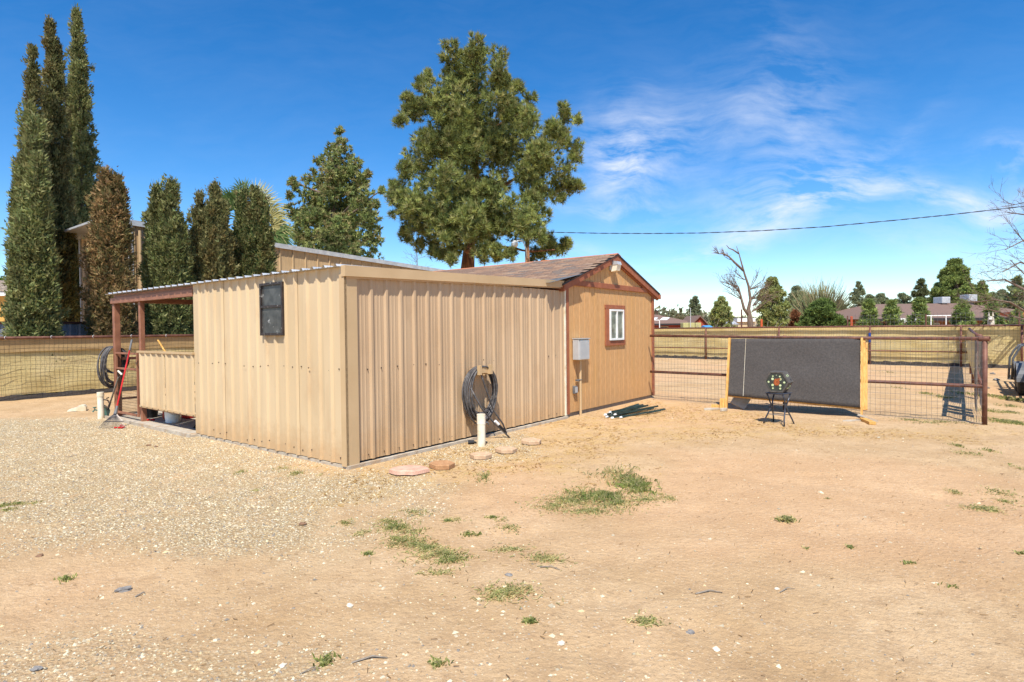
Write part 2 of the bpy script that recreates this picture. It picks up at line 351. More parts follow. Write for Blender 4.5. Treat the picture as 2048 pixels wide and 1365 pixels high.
M_['needle'] = mat('needles', (1,1,1), (.75,.75,.75), 3, .65, attr='col', transl=.30, spec=.2)
M_['grass'] = mat('grass_blades', (1,1,1), (.85,.85,.85), 5, .7, attr='col', transl=.45, spec=.2)
M_['stone'] = mat('stones', (1,1,1), (.8,.8,.8), 30, .9, attr='col')
M_['cream'] = mat('cream_wall', srgb(214,190,150), srgb(200,176,138), 4, .85)
M_['tile'] = mat('grey_roof_tile', srgb(184,168,150), srgb(150,136,120), 10, .9)
# ------------------------------------------------------------------ ground
def poly_sd(x, y, poly):
    """signed distance, positive inside"""
    P = np.array(poly); d = np.full(x.shape, 1e9); ins = np.zeros(x.shape, bool)
    for i in range(len(P)):
        a = P[i]; b = P[(i+1) % len(P)]; e = b-a
        t = np.clip(((x-a[0])*e[0]+(y-a[1])*e[1])/(e@e), 0, 1)
        d = np.minimum(d, np.hypot(x-a[0]-e[0]*t, y-a[1]-e[1]*t))
        c = ((a[1] > y) != (b[1] > y)) & (x < (b[0]-a[0])*(y-a[1])/(b[1]-a[1]+1e-12)+a[0])
        ins ^= c
    return np.where(ins, d, -d)
gp = lambda *pts: [G(*p)[:2] for p in pts]
POLY_GRAVEL = gp((-300,860),(150,838),(260,838),(400,872),(697,944),(900,900),(1040,872),(1060,895),(900,950),(760,1010),(640,1070),(420,1100),(150,1075),(-60,1030),(-400,960))
POLY_GRAVEL2 = gp((-200,1300),(300,1270),(520,1310),(760,1240),(860,1365),(860,1500),(-200,1500))
POLY_STRAW = gp((720,930),(1130,836),(1308,801),(1460,822),(1740,856),(1960,860),(1960,880),(1500,880),(1320,890),(1180,960),(930,960),(760,990))
def smooth(a, lo, hi): t = np.clip((a-lo)/(hi-lo), 0, 1); return t*t*(3-2*t)
def gravel_mask(x, y):
    n = fbm(x*1.3, y*1.3, 3)-.5
    a = smooth(poly_sd(x, y, POLY_GRAVEL)+n*1.6, -.55, .5)
    b = smooth(poly_sd(x, y, POLY_GRAVEL2)+n*1.0, -.3, .35)*.6
    return np.clip(np.maximum(a, b), 0, 1)
def straw_mask(x, y):
    n = fbm(x*1.1+9, y*1.1, 31)-.5
    return smooth(poly_sd(x, y, POLY_STRAW)+n*2.2, -.6, .7)
def gz(x, y):
    x = np.asarray(x, float); y = np.asarray(y, float)
    h = (fbm(x*.55, y*.55, 5)-.5)*.05 + (fbm(x*2.2, y*2.2, 8, 3)-.5)*.022 + (fbm(x*6, y*6, 12, 2)-.5)*.014
    u = CU*(x-OX)+SU*(y-OY); v = -SU*(x-OX)+CU*(y-OY)
    du = np.maximum(np.maximum(-u, u-8.8), 0); dv = np.maximum(np.maximum(-v, v-8), 0)
    near = smooth(np.hypot(du, dv), 0, 1.0)
    far = 1-smooth(np.hypot(x, y), 26, 34)
    tl = (x*.93-y*.37); tc = (x*.37+y*.93)+.25*np.sin(tl*.35)      # old wheel tracks crossing the yard
    for c0 in (5.35, 6.95): h = h+.016*np.sin(tl*42+np.abs(tc-c0)*30)*np.exp(-((tc-c0)/.11)**4)*smooth(x, .5, 2.5)*smooth(fbm(x*1.1, y*1.1, 91), .35, .6)-.012*np.exp(-((tc-c0)/.2)**2)*smooth(x, .0, 2.0)
    h = h-.014*smooth(vnoise(x*3.1+y*.9, y*3.4, 201), .74, .92)-.010*smooth(vnoise(x*5.3, y*5.1-x, 202), .80, .95)      # footprints
    return h*near*far
def axis_pts(lo, hi, step, ext):
    a = list(np.arange(lo, hi+1e-6, step)); s = step; x = hi; R = []
    while x < ext: s *= 1.35; x += s; R.append(x)
    s = step; x = lo; L = []
    while x > -ext: s *= 1.35; x -= s; L.append(x)
    return np.array(L[::-1]+a+R)
gx = axis_pts(-13, 17, .085, 2000); gy = axis_pts(1.5, 17, .075, 2000)
XX, YY = np.meshgrid(gx, gy); ZZ = gz(XX, YY)
nx, ny = len(gx), len(gy)
gv = np.stack([XX.ravel(), YY.ravel(), ZZ.ravel()], 1)
ii = np.arange(nx*ny).reshape(ny, nx)
gf = np.stack([ii[:-1, :-1].ravel(), ii[:-1, 1:].ravel(), ii[1:, 1:].ravel(), ii[1:, :-1].ravel()], 1)
gm_ = gravel_mask(gv[:, 0], gv[:, 1]); st_ = straw_mask(gv[:, 0], gv[:, 1])
pink = smooth(fbm(gv[:, 0]*.35, gv[:, 1]*.35, 77), .42, .62)
gcol = np.stack([gm_, st_, pink], 1)
mg = bpy.data.materials.new('desert_ground'); mg.use_nodes = True; t = mg.node_tree; b = t.nodes['Principled BSDF']
b.inputs['Roughness'].default_value = .95; b.inputs['Specular IOR Level'].default_value = .15
geo = N(t, 'ShaderNodeNewGeometry'); at = N(t, 'ShaderNodeAttribute', attribute_name='col'); sp_ = N(t, 'ShaderNodeSeparateColor'); t.links.new(at.outputs['Color'], sp_.inputs[0])
def tex(scale, detail=5, rough=.55, dist=0):
    n = N(t, 'ShaderNodeTexNoise'); n.inputs['Scale'].default_value = scale; n.inputs['Detail'].default_value = detail; n.inputs['Roughness'].default_value = rough; n.inputs['Distortion'].default_value = dist
    t.links.new(geo.outputs['Position'], n.inputs['Vector']); return n.outputs[0]
def rng(x, lo, hi, a=0, bb=1):
    n = N(t, 'ShaderNodeMapRange'); n.inputs[1].default_value = lo; n.inputs[2].default_value = hi; n.inputs[3].default_value = a; n.inputs[4].default_value = bb; t.links.new(x, n.inputs[0]); return n.outputs[0]
def mixc_(f, a, bb):
    n = N(t, 'ShaderNodeMix', data_type='RGBA')
    if isinstance(f, float): n.inputs['Factor'].default_value = f
    else: t.links.new(f, n.inputs['Factor'])
    for k, x in (('A', a), ('B', bb)):
        if isinstance(x, tuple): n.inputs[k].default_value = (*x, 1)
        else: t.links.new(x, n.inputs[k])
    return n.outputs['Result']
dirt = mixc_(rng(tex(1.1, 6), .35, .65), srgb(206,175,134), srgb(186,153,111))
dirt = mixc_(rng(tex(5, 6, .7), .45, .75), dirt, srgb(176,144,106))
dirt = mixc_(math_n(t, 'MULTIPLY', sp_.outputs[2], .4), dirt, srgb(210,166,124))
dirt = mixc_(math_n(t, 'MULTIPLY', rng(tex(34, 4, .8), .52, .72), .55), dirt, srgb(146,118,90))
dirt = mixc_(math_n(t, 'MULTIPLY', rng(tex(55, 2, .5), .62, .7), .6), dirt, srgb(214,196,168))
vor = N(t, 'ShaderNodeTexVoronoi'); vor.inputs['Scale'].default_value = 48; vor.inputs['Randomness'].default_value = 1; t.links.new(geo.outputs['Position'], vor.inputs['Vector'])
vs_ = N(t, 'ShaderNodeSeparateColor'); t.links.new(vor.outputs['Color'], vs_.inputs[0])
peb = mixc_(vs_.outputs[0], srgb(216,200,164), srgb(172,156,126)); peb = mixc_(rng(vs_.outputs[1], .7, .9), peb, srgb(212,196,150))
peb = mixc_(rng(vor.outputs['Distance'], .25, .6), peb, srgb(166,140,102))
gfac = math_n(t, 'MULTIPLY', sp_.outputs[0], rng(tex(3, 5, .7), .25, .5), clamp=True)
colr = mixc_(math_n(t, 'MULTIPLY', gfac, .85), dirt, peb)
strw = mixc_(rng(tex(60, 3, .8), .35, .65), srgb(214,184,124), srgb(172,134,84))
sfac = math_n(t, 'MULTIPLY', sp_.outputs[1], rng(tex(4.5, 5, .75), .42, .62), clamp=True)
colr = mixc_(math_n(t, 'MULTIPLY', sfac, .8), colr, strw)
t.links.new(colr, b.inputs['Base Color'])
bh = math_n(t, 'ADD', math_n(t, 'MULTIPLY', tex(22, 6, .7), 1.0), math_n(t, 'MULTIPLY', vor.outputs['Distance'], math_n(t, 'MULTIPLY', gfac, -.6)))
bp = N(t, 'ShaderNodeBump'); bp.inputs['Strength'].default_value = .8; bp.inputs['Distance'].default_value = .035
t.links.new(bh, bp.inputs['Height']); t.links.new(bp.outputs[0], b.inputs['Normal'])
npmesh('ground', gv, gf, mg, col=gcol, smooth=True, kind='structure')

# loose gravel and chips: real small stones on the ground
def visible(x, y):
    return (y > 2.6) & (np.abs(x) < y*.92+.3)
def in_bldg(x, y, m=.0):
    u = CU*(x-OX)+SU*(y-OY); v = -SU*(x-OX)+CU*(y-OY)
    return ((u > -m) & (u < 8.8+m) & (v > -m-.06) & (v < 8.1+m))
OCT_F = np.array([[0,2,4],[2,1,4],[1,3,4],[3,0,4]])      # upper faces; the rest is bedded in the dirt
def stones(name, x, y, size, cols, flat, label, zoff=0.):
    n = len(x); z = gz(x, y)
    base = np.array([[1,0,-.35],[-1,0,-.35],[0,1,-.35],[0,-1,-.35],[0,0,1]], float)
    V = base[None]*(.6+.7*nr.rand(n, 5, 1)); V[:, :, :2] += nr.randn(n, 5, 2)*.18
    V[:, :, 2] *= flat; V *= size[:, None, None]
    th = nr.rand(n)*6.28; c, s = np.cos(th)[:, None], np.sin(th)[:, None]
    X = V[:, :, 0]*c-V[:, :, 1]*s; Y = V[:, :, 0]*s+V[:, :, 1]*c
    V = np.stack([X+x[:, None], Y+y[:, None], V[:, :, 2]+z[:, None]+size[:, None]*flat*.35+zoff], 2).reshape(-1, 3)
    F = (OCT_F[None]+np.arange(n)[:, None, None]*5).reshape(-1, 3)
    o = npmesh(name, V, F, M_['stone'], col=np.repeat(cols, 5, 0)); tag(o, label, 'stones', kind='stuff'); return o
def pick_cols(n, pal, w):
    p = np.array(pal); k = nr.choice(len(p), n, p=np.array(w)/sum(w)); return p[k]*(.75+.4*nr.rand(n, 1))
N0 = 600000
x = nr.uniform(-11, 9, N0); y = 2.7+(nr.rand(N0)**1.0)*11.5
k = visible(x, y) & ~in_bldg(x, y, .02); x, y = x[k], y[k]
gmk = gravel_mask(x, y); k = nr.rand(len(x)) < gmk*.62; x, y = x[k], y[k]
pal = [srgb(214,200,170), srgb(188,174,146), srgb(148,138,124), srgb(222,208,172), srgb(204,180,138)]
stones('gravel', x, y, np.exp(nr.randn(len(x))*.35)*.0066, pick_cols(len(x), pal, [3,3,2,2,2]), .6, 'pale cream and grey gravel spread thick round the metal shed')
x = nr.uniform(-6, 8, 60000); y = 2.3+nr.rand(60000)**1.5*9
k = visible(x, y) & ~in_bldg(x, y, .05); x, y = x[k], y[k]
k = nr.rand(len(x)) < (.06+.55*smooth(3.8-y+ (fbm(x*.8, y*.8, 51)-.5)*2.5, -.6, 1.0)*smooth(-x+2.2, -.5, 2.5)*.8+.04*(x<1.5)); x, y = x[k], y[k]
stones('dirt_pebbles', x, y, np.exp(nr.randn(len(x))*.5)*.0052, pick_cols(len(x), pal, [3,2,2,4,2]), .5, 'scattered white and grey pebbles on bare dirt in the foreground')
# straw and bark chips
def shards(name, x, y, L, W, cols, label, lift=.01, m=M_['grass'], cat='straw'):
    n = len(x); th = nr.rand(n)*6.28; z = gz(x, y)+.004
    dx, dy = np.cos(th)*L/2, np.sin(th)*L/2; wx, wy = -np.sin(th)*W/2, np.cos(th)*W/2
    dz = nr.rand(n)*lift
    V = np.stack([np.stack([x-dx-wx, y-dy-wy, z], 1), np.stack([x-dx+wx, y-dy+wy, z+.002], 1), np.stack([x+dx+wx, y+dy+wy, z+dz+.002], 1), np.stack([x+dx-wx, y+dy-wy, z+dz], 1)], 1).reshape(-1, 3)
    F = np.arange(n*4).reshape(-1, 4)
    o = npmesh(name, V, F, m, col=np.repeat(cols, 4, 0)); tag(o, label, cat, kind='stuff'); return o
x = nr.uniform(-3, 9, 60000); y = nr.uniform(5.5, 14, 60000); k = visible(x, y) & ~in_bldg(x, y, .0); x, y = x[k], y[k]
k = nr.rand(len(x)) < straw_mask(x, y)*smooth(fbm(x*2, y*2, 61), .35, .6)*.6; x, y = x[k], y[k]
shards('straw', x, y, .02+.05*nr.rand(len(x)), .004+.008*nr.rand(len(x)), pick_cols(len(x), [srgb(222,190,124), srgb(200,160,96), srgb(150,112,70)], [4,3,1]), 'yellow straw and wood chips littering the ground along the shed walls')
x = nr.uniform(-6, 9, 7000); y = 2.4+nr.rand(7000)*10; k = visible(x, y) & ~in_bldg(x, y, .0); x, y = x[k], y[k]
shards('twig_litter', x, y, .008+.035*nr.rand(len(x))**2, .002+.002*nr.rand(len(x)), pick_cols(len(x), [srgb(160,126,84), srgb(126,98,68), srgb(196,166,116)], [3,2,2]), 'fine brown twigs and dry stems littering the open dirt', cat='litter')

# grass
def blades(cx, cy, rad, n, h, cols, sx=1., sy=1., wid=.0032, lean=1.0, ang=0):
    n = int(n*1.25); r = rad*np.abs(nr.randn(n))*.55; a = nr.rand(n)*6.28
    sdp = nr.randint(9999); qx, qy = cx+r*np.cos(a)*sx, cy+r*np.sin(a)*sy; kp = (fbm(qx*9, qy*7, sdp, 3) > .46) | (nr.rand(n) < .14); r, a = r[kp], a[kp]; n = len(r)
    ex, ey = r*np.cos(a)*sx, r*np.sin(a)*sy; ca, sa = math.cos(ang), math.sin(ang)
    x = cx+ex*ca-ey*sa; y = cy+ex*sa+ey*ca; z = gz(x, y)-.004
    th = nr.rand(n)*6.28; L = h*.85*(.4+.8*nr.rand(n)); ln = lean*(.3+.7*nr.rand(n))
    ux, uy = np.cos(th), np.sin(th); wx, wy = -uy*wid, ux*wid
    m1 = np.stack([x+ux*L*ln*.35, y+uy*L*ln*.35, z+L*.55], 1); tip = np.stack([x+ux*L*ln, y+uy*L*ln, z+L*np.sqrt(np.maximum(1-ln**2*.8, .08))], 1)
    W = np.stack([wx, wy, 0*wx], 1); p0 = np.stack([x, y, z], 1)
    V = np.stack([p0-W, p0+W, m1+W*.8, tip, m1-W*.8], 1).reshape(-1, 3)
    c = np.array(cols)[nr.randint(len(cols), size=n)]*(.7+.6*nr.rand(n, 1))
    return V, np.repeat(c, 5, 0)
GC = [srgb(140,152,84), srgb(160,168,96), srgb(190,188,124), srgb(212,200,146)]
GD = [srgb(214,202,148), srgb(190,180,124), srgb(160,164,112)]
gV, gC, gP = [], [], []
def patch(px, py, rx, ry, n, h, cols, **kw):      # a patch centred where it grows, radii in photograph pixels turned to metres
    p = G(px, py); q = G(px+rx, py); w = abs(q[0]-p[0]); r = G(px, py-ry); d = abs(r[1]-p[1])
    V, c = blades(p[0], p[1], 1., n, h, cols, sx=w, sy=d, **kw); gV.append(V); gC.append(c); gP.append((p, w, d, n))
GM = GC+GD
for a in [(1270,975,38,14,900,.085,GC),(1255,962,40,22,500,.09,GM),(1200,993,48,10,900,.075,GC),(1150,1000,70,14,900,.035,GM),(1225,1005,60,14,700,.05,GM),(1110,1010,45,14,500,.03,GM),(1180,1022,60,10,500,.03,GM),(1290,1000,40,8,300,.03,GM),(1150,985,50,14,350,.04,GD),
          (1230,950,60,20,250,.06,GD),(790,1055,32,10,420,.04,GC),(815,1080,38,9,450,.035,GC),(860,1098,34,9,380,.035,GC),(905,1120,34,11,480,.035,GC),(850,1115,50,14,300,.025,GM),(790,1090,30,10,150,.025,GM),(830,1025,36,8,200,.03,GM),(815,1066,34,9,320,.03,GC),(836,1090,34,9,320,.03,GC),(885,1108,30,8,300,.03,GC),(770,1045,22,7,180,.03,GM),(720,1068,14,6,130,.03,GC),(690,1045,16,5,80,.03,GM),
          (880,1147,36,8,160,.025,GM),(1010,1098,28,9,260,.03,GC),(1095,1118,38,12,420,.03,GM),(1020,1190,60,16,700,.028,GM),(1000,1195,28,8,240,.03,GC),(1015,1055,24,6,140,.03,GM),(1290,1245,32,10,230,.028,GM),(970,955,20,12,150,.05,GM),(1005,1040,14,5,60,.02,GC),
          (1935,910,22,6,180,.05,GM),(1980,903,16,5,100,.05,GC),(1915,893,12,5,90,.05,GC),(2000,985,30,10,220,.03,GM),(2010,1000,24,6,150,.03,GC),(1965,1015,40,7,260,.03,GM),(1985,1020,16,5,160,.035,GC),(2040,938,10,5,80,.05,GC),(1910,983,14,5,80,.03,GC),
          (2030,846,30,6,700,.06,GC),(2000,842,30,5,400,.05,GC),(1985,822,22,5,240,.06,GC),(2020,825,20,4,180,.05,GM),(1990,793,22,6,300,.09,GC),(2035,800,20,6,400,.10,GC),(2020,812,20,4,160,.06,GM),
          (1890,795,24,3,260,.07,GC),(1850,788,14,3,160,.07,GC),(1800,778,8,3,70,.07,GC),(1766,745,6,5,60,.1,GM),(1945,790,14,6,200,.1,GC),(1880,845,60,4,300,.05,GD),(1820,840,40,4,200,.05,GD),(1340,998,16,6,90,.03,GM),(1320,990,20,6,90,.03,GC),
          (0,1012,24,6,160,.04,GC),(40,1008,28,4,220,.04,GC),(15,1020,20,4,90,.03,GC),(480,945,14,4,110,.04,GM),(590,947,14,4,110,.04,GM),(565,938,16,5,120,.04,GD),(640,950,8,3,40,.03,GC),(512,980,9,3,50,.03,GC),(905,1040,22,6,110,.03,GM),(1030,1098,30,6,70,.03,GM)]: patch(*a)
V = np.concatenate(gV); C = np.concatenate(gC); F = np.arange(len(V)).reshape(-1, 5)
o = npmesh('grass', V, F, M_['grass'], col=C)
dry = []
for (p, w, d, n) in gP: m = max(10, n//2); a = nr.rand(m)*6.28; r = np.abs(nr.randn(m))*.75; dry.append(np.stack([p[0]+r*np.cos(a)*w, p[1]+r*np.sin(a)*d], 1))
dry = np.concatenate(dry)
shards('dead_grass', dry[:, 0], dry[:, 1], .015+.035*nr.rand(len(dry)), .003+.004*nr.rand(len(dry)), pick_cols(len(dry), [srgb(222,206,150), srgb(196,186,124), srgb(168,172,108), srgb(206,180,124)], [3,3,2,2]), 'flattened dry grass blades lying in and around the green patches', cat='grass'); tag(o, 'patchy green and straw coloured grass growing out of the bare dirt', 'grass', kind='stuff')
# single weeds, stones and sticks
def weed(px, py, s, label, cols=GC):
    p = G(px, py); r = thing('weed', (p[0], p[1], 0), 0, label, 'weed', 'small weeds dotted over the bare dirt')
    V, c = blades(p[0], p[1], s*.7, int(70+s*600), s*.55, cols, wid=.005, lean=1.0, sx=rnd.uniform(.8, 1.5), sy=rnd.uniform(.6, 1.1))
    npmesh('leaves', V, np.arange(len(V)).reshape(-1, 5), M_['grass'], r, True, c); return r
for px, py, s, lb in [(1573,1043,.11,'largest dark green weed alone on the bare dirt below the stool'),(940,1068,.10,'dark green weed between the two grass clumps in mid yard'),(985,1035,.06,'small upright weed just above the grass clump'),
    (895,1042,.06,'little grey green weed left of the upright weed'),(133,1157,.08,'grey green weed on dirt at the far left foreground'),(1062,1246,.07,'dark little weed right of the lower grass patch in foreground'),(655,1320,.08,'spindly dark weed among pebbles at the bottom edge'),
    (1700,1096,.05,'weed with pale stone, right of the middle dirt'),(1612,1098,.05,'flat pale weed on dirt below the largest weed'),(1818,1128,.05,'small dark weed on dirt in the right foreground'),(1905,1172,.06,'dark sprawling weed near two others at lower right'),(2043,1105,.06,'dark weed cut by the right picture edge'),
    (1655,998,.05,'tiny weed on dirt right of the largest weed'),(875,1330,.06,'small bright weed at the bottom middle'),(735,1107,.06,'small weed left of the long grass streak')]: weed(px, py, s, lb)
def rock(px, py, s, c, label, name='stone', flat=.32):
    p = G(px, py); m = MB(); m.sphere((0, 0, 0), s, 9, 6, (1, .8, flat))
    v = np.array(m.v); v *= (1+.6*(nr.rand(len(v), 1)-.5)); v[:, 2] += s*flat*.4
    o = npmesh(name, v, m.f, c); o.location = (p[0], p[1], float(gz(p[0], p[1]))); o.rotation_euler = (0, 0, rnd.uniform(0, 6)); tag(o, label, 'stone', 'loose stones on the dirt'); return o
MR = [mat('pale_rock', srgb(226,212,190), srgb(200,184,160), 30, .9, 0, .5), mat('grey_rock', srgb(146,140,132), srgb(112,108,104), 30, .9, 0, .5), mat('brown_rock', srgb(140,108,82), srgb(112,84,62), 30, .9, 0, .5)]
for px, py, s, k, lb in [(247,1178,.045,1,'largest grey rough stone on the left foreground dirt'),(80,1112,.03,2,'dark brown stone on dirt at the left'),(73,1340,.028,1,'dark slate stone at the bottom left'),(1555,1180,.018,0,'white stone beside the dry stick in right foreground'),(1380,1258,.028,1,'grey flat stone in the right foreground'),
    (1432,1293,.022,0,'pale flat stone nearest the bottom right of centre'),(1122,1289,.026,0,'white square stone on dirt at bottom centre'),(605,1051,.035,2,'reddish brown stone on the gravel below the shed corner'),(700,1211,.024,0,'pale chunky stone at the lower centre'),(297,890,.04,2,'brown stone on gravel in front of the open bay'),(312,893,.03,2,'small brown stone right of its twin on the gravel'),
    (1017,1153,.028,1,'small bluish stone right of the long grass streak'),(565,1330,.022,0,'white stone in the pebbly bottom edge'),(1945,667+180,.03,2,'brown clod at the foot of the end post')]: rock(px, py, s, MR[k], lb)
for px, py, lb in [(1985,738,'dark clod furthest from the pipe post by the back fence'),(1992,752,'dark clod in the middle of three near the trailer shadow'),(1972,768,'dark clod touching the right side of the end post')]:
    rock(px, py+10, .09, MR[1], lb, 'dirt_clod', .5)
def stick(px0, py0, px1, py1, label, r=.005, c='oldwood'):
    a, bq = G(px0, py0), G(px1, py1); m = MB(); mid = (a+bq)/2+np.array([.01, .02, .012])
    a[2] = gz(a[0], a[1])+.006; bq[2] = gz(bq[0], bq[1])+.006; mid[2] = gz(mid[0], mid[1])+.014
    tag(m.tube([a, mid, bq], [r, r, r*.5], 5).build('stick', M_[c]), label, 'stick', 'dry sticks lying on the dirt')
stick(1391,1190,1445,1187,'long pale dry stick lying on the right foreground dirt'); stick(1080,1138,1120,1141,'thin white stick below the small grass patch', .004)
stick(703,1325,775,1318,'yellow dry stick among pebbles at the bottom edge'); stick(1560,1308-120,1590,1300-120,'short brown stick in the right foreground', .003)
stick(600,1002+345,640,990+345,'short twig near the bottom edge left of centre', .003); stick(270,1195,290,1188,'short dark stick right of the largest grey stone', .005)
# ------------------------------------------------------------------ metal shed (lean-to), local x = u, y = v
def wpt(u, v, z=0.): return L2W(u, v, z)
shed = thing('metal_shed', wpt(0, 0), YAW, 'low tan ribbed metal shed with an open bay at its left end, nearest building', 'shed')
A_, B_, C_, D_ = 3.92, 6.12, 4.86, 7.42
RH, RW = .028, .25
def rib_profile(L, first, w=RW, minor=True):
    pr = [(0, 0)]; s = first
    while s < L-.02:
        for ds, o in ((-.036, 0), (-.016, RH), (.016, RH), (.036, 0)):
            if 0 < s+ds < L: pr.append((s+ds, o))
        for c in ((w/3+.012, 2*w/3-.012) if minor else ()):
            for ds, o in ((-.013, 0), (-.006, .005), (.006, .005), (.013, 0)):
                if s+c+ds < L-.002: pr.append((s+c+ds, o))
        s += w
    pr.append((L, 0)); return pr
def ribbed(name, wall, s0, s1, z0, z1, m, parent, z1b=None, first=.036, w=RW, th=.0, base=0.):
    z1b = z1 if z1b is None else z1b; pr = rib_profile(s1-s0, first, w, wall == 'B'); mb = MB(); vs = []
    for s, o in pr:
        zt = z1+(z1b-z1)*s/(s1-s0)
        p = (base-o-th, s0+s) if wall == 'A' else (s0+s, base-o-th)
        vs += [(p[0], p[1], z0), (p[0], p[1], zt)]
    mb.add(vs, [[2*i, 2*i+2, 2*i+3, 2*i+1] for i in range(len(pr)-1)])
    # returned edges give the sheet a visible lap
    return mb.build(name, m, parent)
W4 = A_/4
for i in range(4):
    ribbed('wall_panel', 'A', i*W4+.001, (i+1)*W4-.001+.012, .045, 2.43, M_['tan'], shed, first=.036, w=W4/4, th=.012+.005*(i % 2))
W5 = (C_-.02)/5
for i in range(5):
    ribbed('wall_panel', 'B', .01+i*W5+.001, .01+(i+1)*W5+.011, .06, 2.36, M_['tan2'], shed, 2.36, first=W5/8, w=W5/4, th=.004+.002*(i % 2))
for i in range(2):
    WH = (B_-A_)/2
    ribbed('half_wall_panel', 'A', A_+.02+i*WH, A_+.02+(i+1)*WH-.01, .335, 1.31, M_['tan'], shed, first=.04, w=WH/4.6, th=.02+.002*i)
MB().bx(-.056, .0, A_, B_+.03, 1.31, 1.345).build('half_wall_cap', M_['trim'], shed)
MB().bx(-.03, -.005, A_+.02, B_+.02, .31, .345).build('half_wall_sill', M_['trim'], shed)
MB().bx(-.045, .14, -.042, -.004, .03, 2.34).bx(-.05, -.012, -.042, .05, .03, 2.34).build('corner_trim', M_['trim'], shed)
# eave trim over the long wall
def slab8(mb, x0, x1, y0, y1, zl0, zl1, zr0, zr1):
    vs = [(x0,y0,zl0),(x0,y1,zl0),(x0,y1,zl1),(x0,y0,zl1),(x1,y0,zr0),(x1,y1,zr0),(x1,y1,zr1),(x1,y0,zr1)]
    return mb.add(vs, [(0,3,2,1),(4,5,6,7),(0,4,7,3),(1,2,6,5),(3,7,6,2),(0,1,5,4)])
slab8(MB(), -.06, 2.35, -.085, -.005, 2.31, 2.44, 2.365, 2.487).build('eave_trim', M_['trim'], shed)
slab8(MB(), 2.35, 4.74, -.081, -.005, 2.363, 2.487, 2.42, 2.54).build('eave_trim', M_['trim'], shed)
slab8(MB(), -.02, 4.74, -.05, -.03, 2.29, 2.31, 2.40, 2.42).build('eave_channel', M_['tan2'], shed)
MB().bx(4.835, 4.885, -.03, .02, .05, 2.50).build('end_trim', M_['pvc'], shed)
# roof sheets: ribs run along x, wave shows on the left edge
for k in range(8):
    y0 = -.004+k*.94; y1 = y0+.945+.02; vs = []; pr = rib_profile(y1-y0, .06, .236); zb = 2.43+.002*(k % 2)
    for s, o in pr: vs += [(-.10, y0+s, zb+o*1.1), (4.84, y0+s, zb+.055+o*1.1)]
    n_ = len(pr); MB().add(vs, [[2*i, 2*i+1, 2*i+3, 2*i+2] for i in range(n_-1)]).build('roof_sheet', M_['galv'], shed)
for k in range(4): MB().bx(.02+k*1.6, .07+k*1.6, .01, D_, 2.34+k*.015, 2.42+k*.015).build('roof_purlin', M_['red'], shed)
MB().bx(-.025, C_, -.02, D_+.1, -.12, .035).bx(-.045, C_, -.07, -.02, -.12, .04).bx(-.14, -.025, A_-.1, D_+.1, -.12, .037).bx(-.17, -.14, A_-.1, D_+.1, -.12, .055).build('concrete_slab', M_['conc'], shed)
MB().bx(.0, C_, A_-.04, A_, .04, 2.42).build('partition_wall', M_['tan2'], shed)
MB().bx(C_-.05, C_-.01, .0, A_, .04, 2.42).build('back_wall', M_['tan2'], shed)
def post(x, y, w, z0, z1, m='red', name='post'):
    return MB().bx(x-w/2, x+w/2, y-w/2, y+w/2, z0, z1, ch=.006).build(name, M_[m], shed)
post(.05, D_-.02, .105, .03, 2.25); post(.05, B_+.05, .08, .03, 2.25); post(C_-.06, D_-.02, .1, .03, 2.3); post(2.4, D_-.02, .1, .03, 2.28)
MB().bx(-.03, .03, A_+.02, D_+.05, 2.25, 2.36, ch=.004).build('beam', M_['red'], shed)
MB().bx(.03, C_, D_-.06, D_+.02, 2.28, 2.38, ch=.004).build('beam', M_['red'], shed)
MB().bx(.12, C_, D_-.05, D_-.0, 1.14, 1.19).build('rail', M_['darkred'], shed)
MB().bx(.0, .04, A_+.02, B_, .29, .33).build('rail', M_['red'], shed)
MB().bx(.10, C_, D_-.05, D_-.0, .35, .39).build('rail', M_['darkred'], shed)
# screws
ms = MB()
for s in np.arange(.12, 3.9, .2): ms.sphere((-.045 if rnd.random() < .3 else -.02, s, 1.19+rnd.uniform(-.02, .02)), .009, 6, 4); ms.sphere((-.02, s, .13+rnd.uniform(-.03, .03)), .009, 6, 4)
for s in np.arange(.3, 4.8, .25): ms.sphere((s+rnd.uniform(-.03, .03), -.014, 1.19+rnd.uniform(-.02, .02)), .010, 6, 4); ms.sphere((s, -.014, .12), .008, 6, 4)
ms.build('screws', M_['bronze'], shed, kind='stuff')
# dark window in the end wall
wf = MB(); wy0, wy1, wz0, wz1 = 1.25, 1.82, 1.61, 2.325
for a in ((wy0, wy0+.035, wz0, wz1), (wy1-.035, wy1, wz0, wz1), (wy0+.035, wy1-.035, wz0, wz0+.035), (wy0+.035, wy1-.035, wz1-.035, wz1), (wy0+.035, wy1-.035, 1.985, 2.02)): wf.bx(-.075, -.03, *a, ch=.003)
win = wf.build('window', M_['bronze'], shed); win['label'] = 'dark bronze framed window with dirty panes'
MB().bx(-.055, -.042, wy0+.035, wy1-.035, wz0+.035, 1.985).build('lower_pane', M_['screen'], win)
MB().bx(-.050, -.042, wy0+.035, wy1-.035, 2.02, wz1-.035).build('upper_pane', M_['screen'], win)
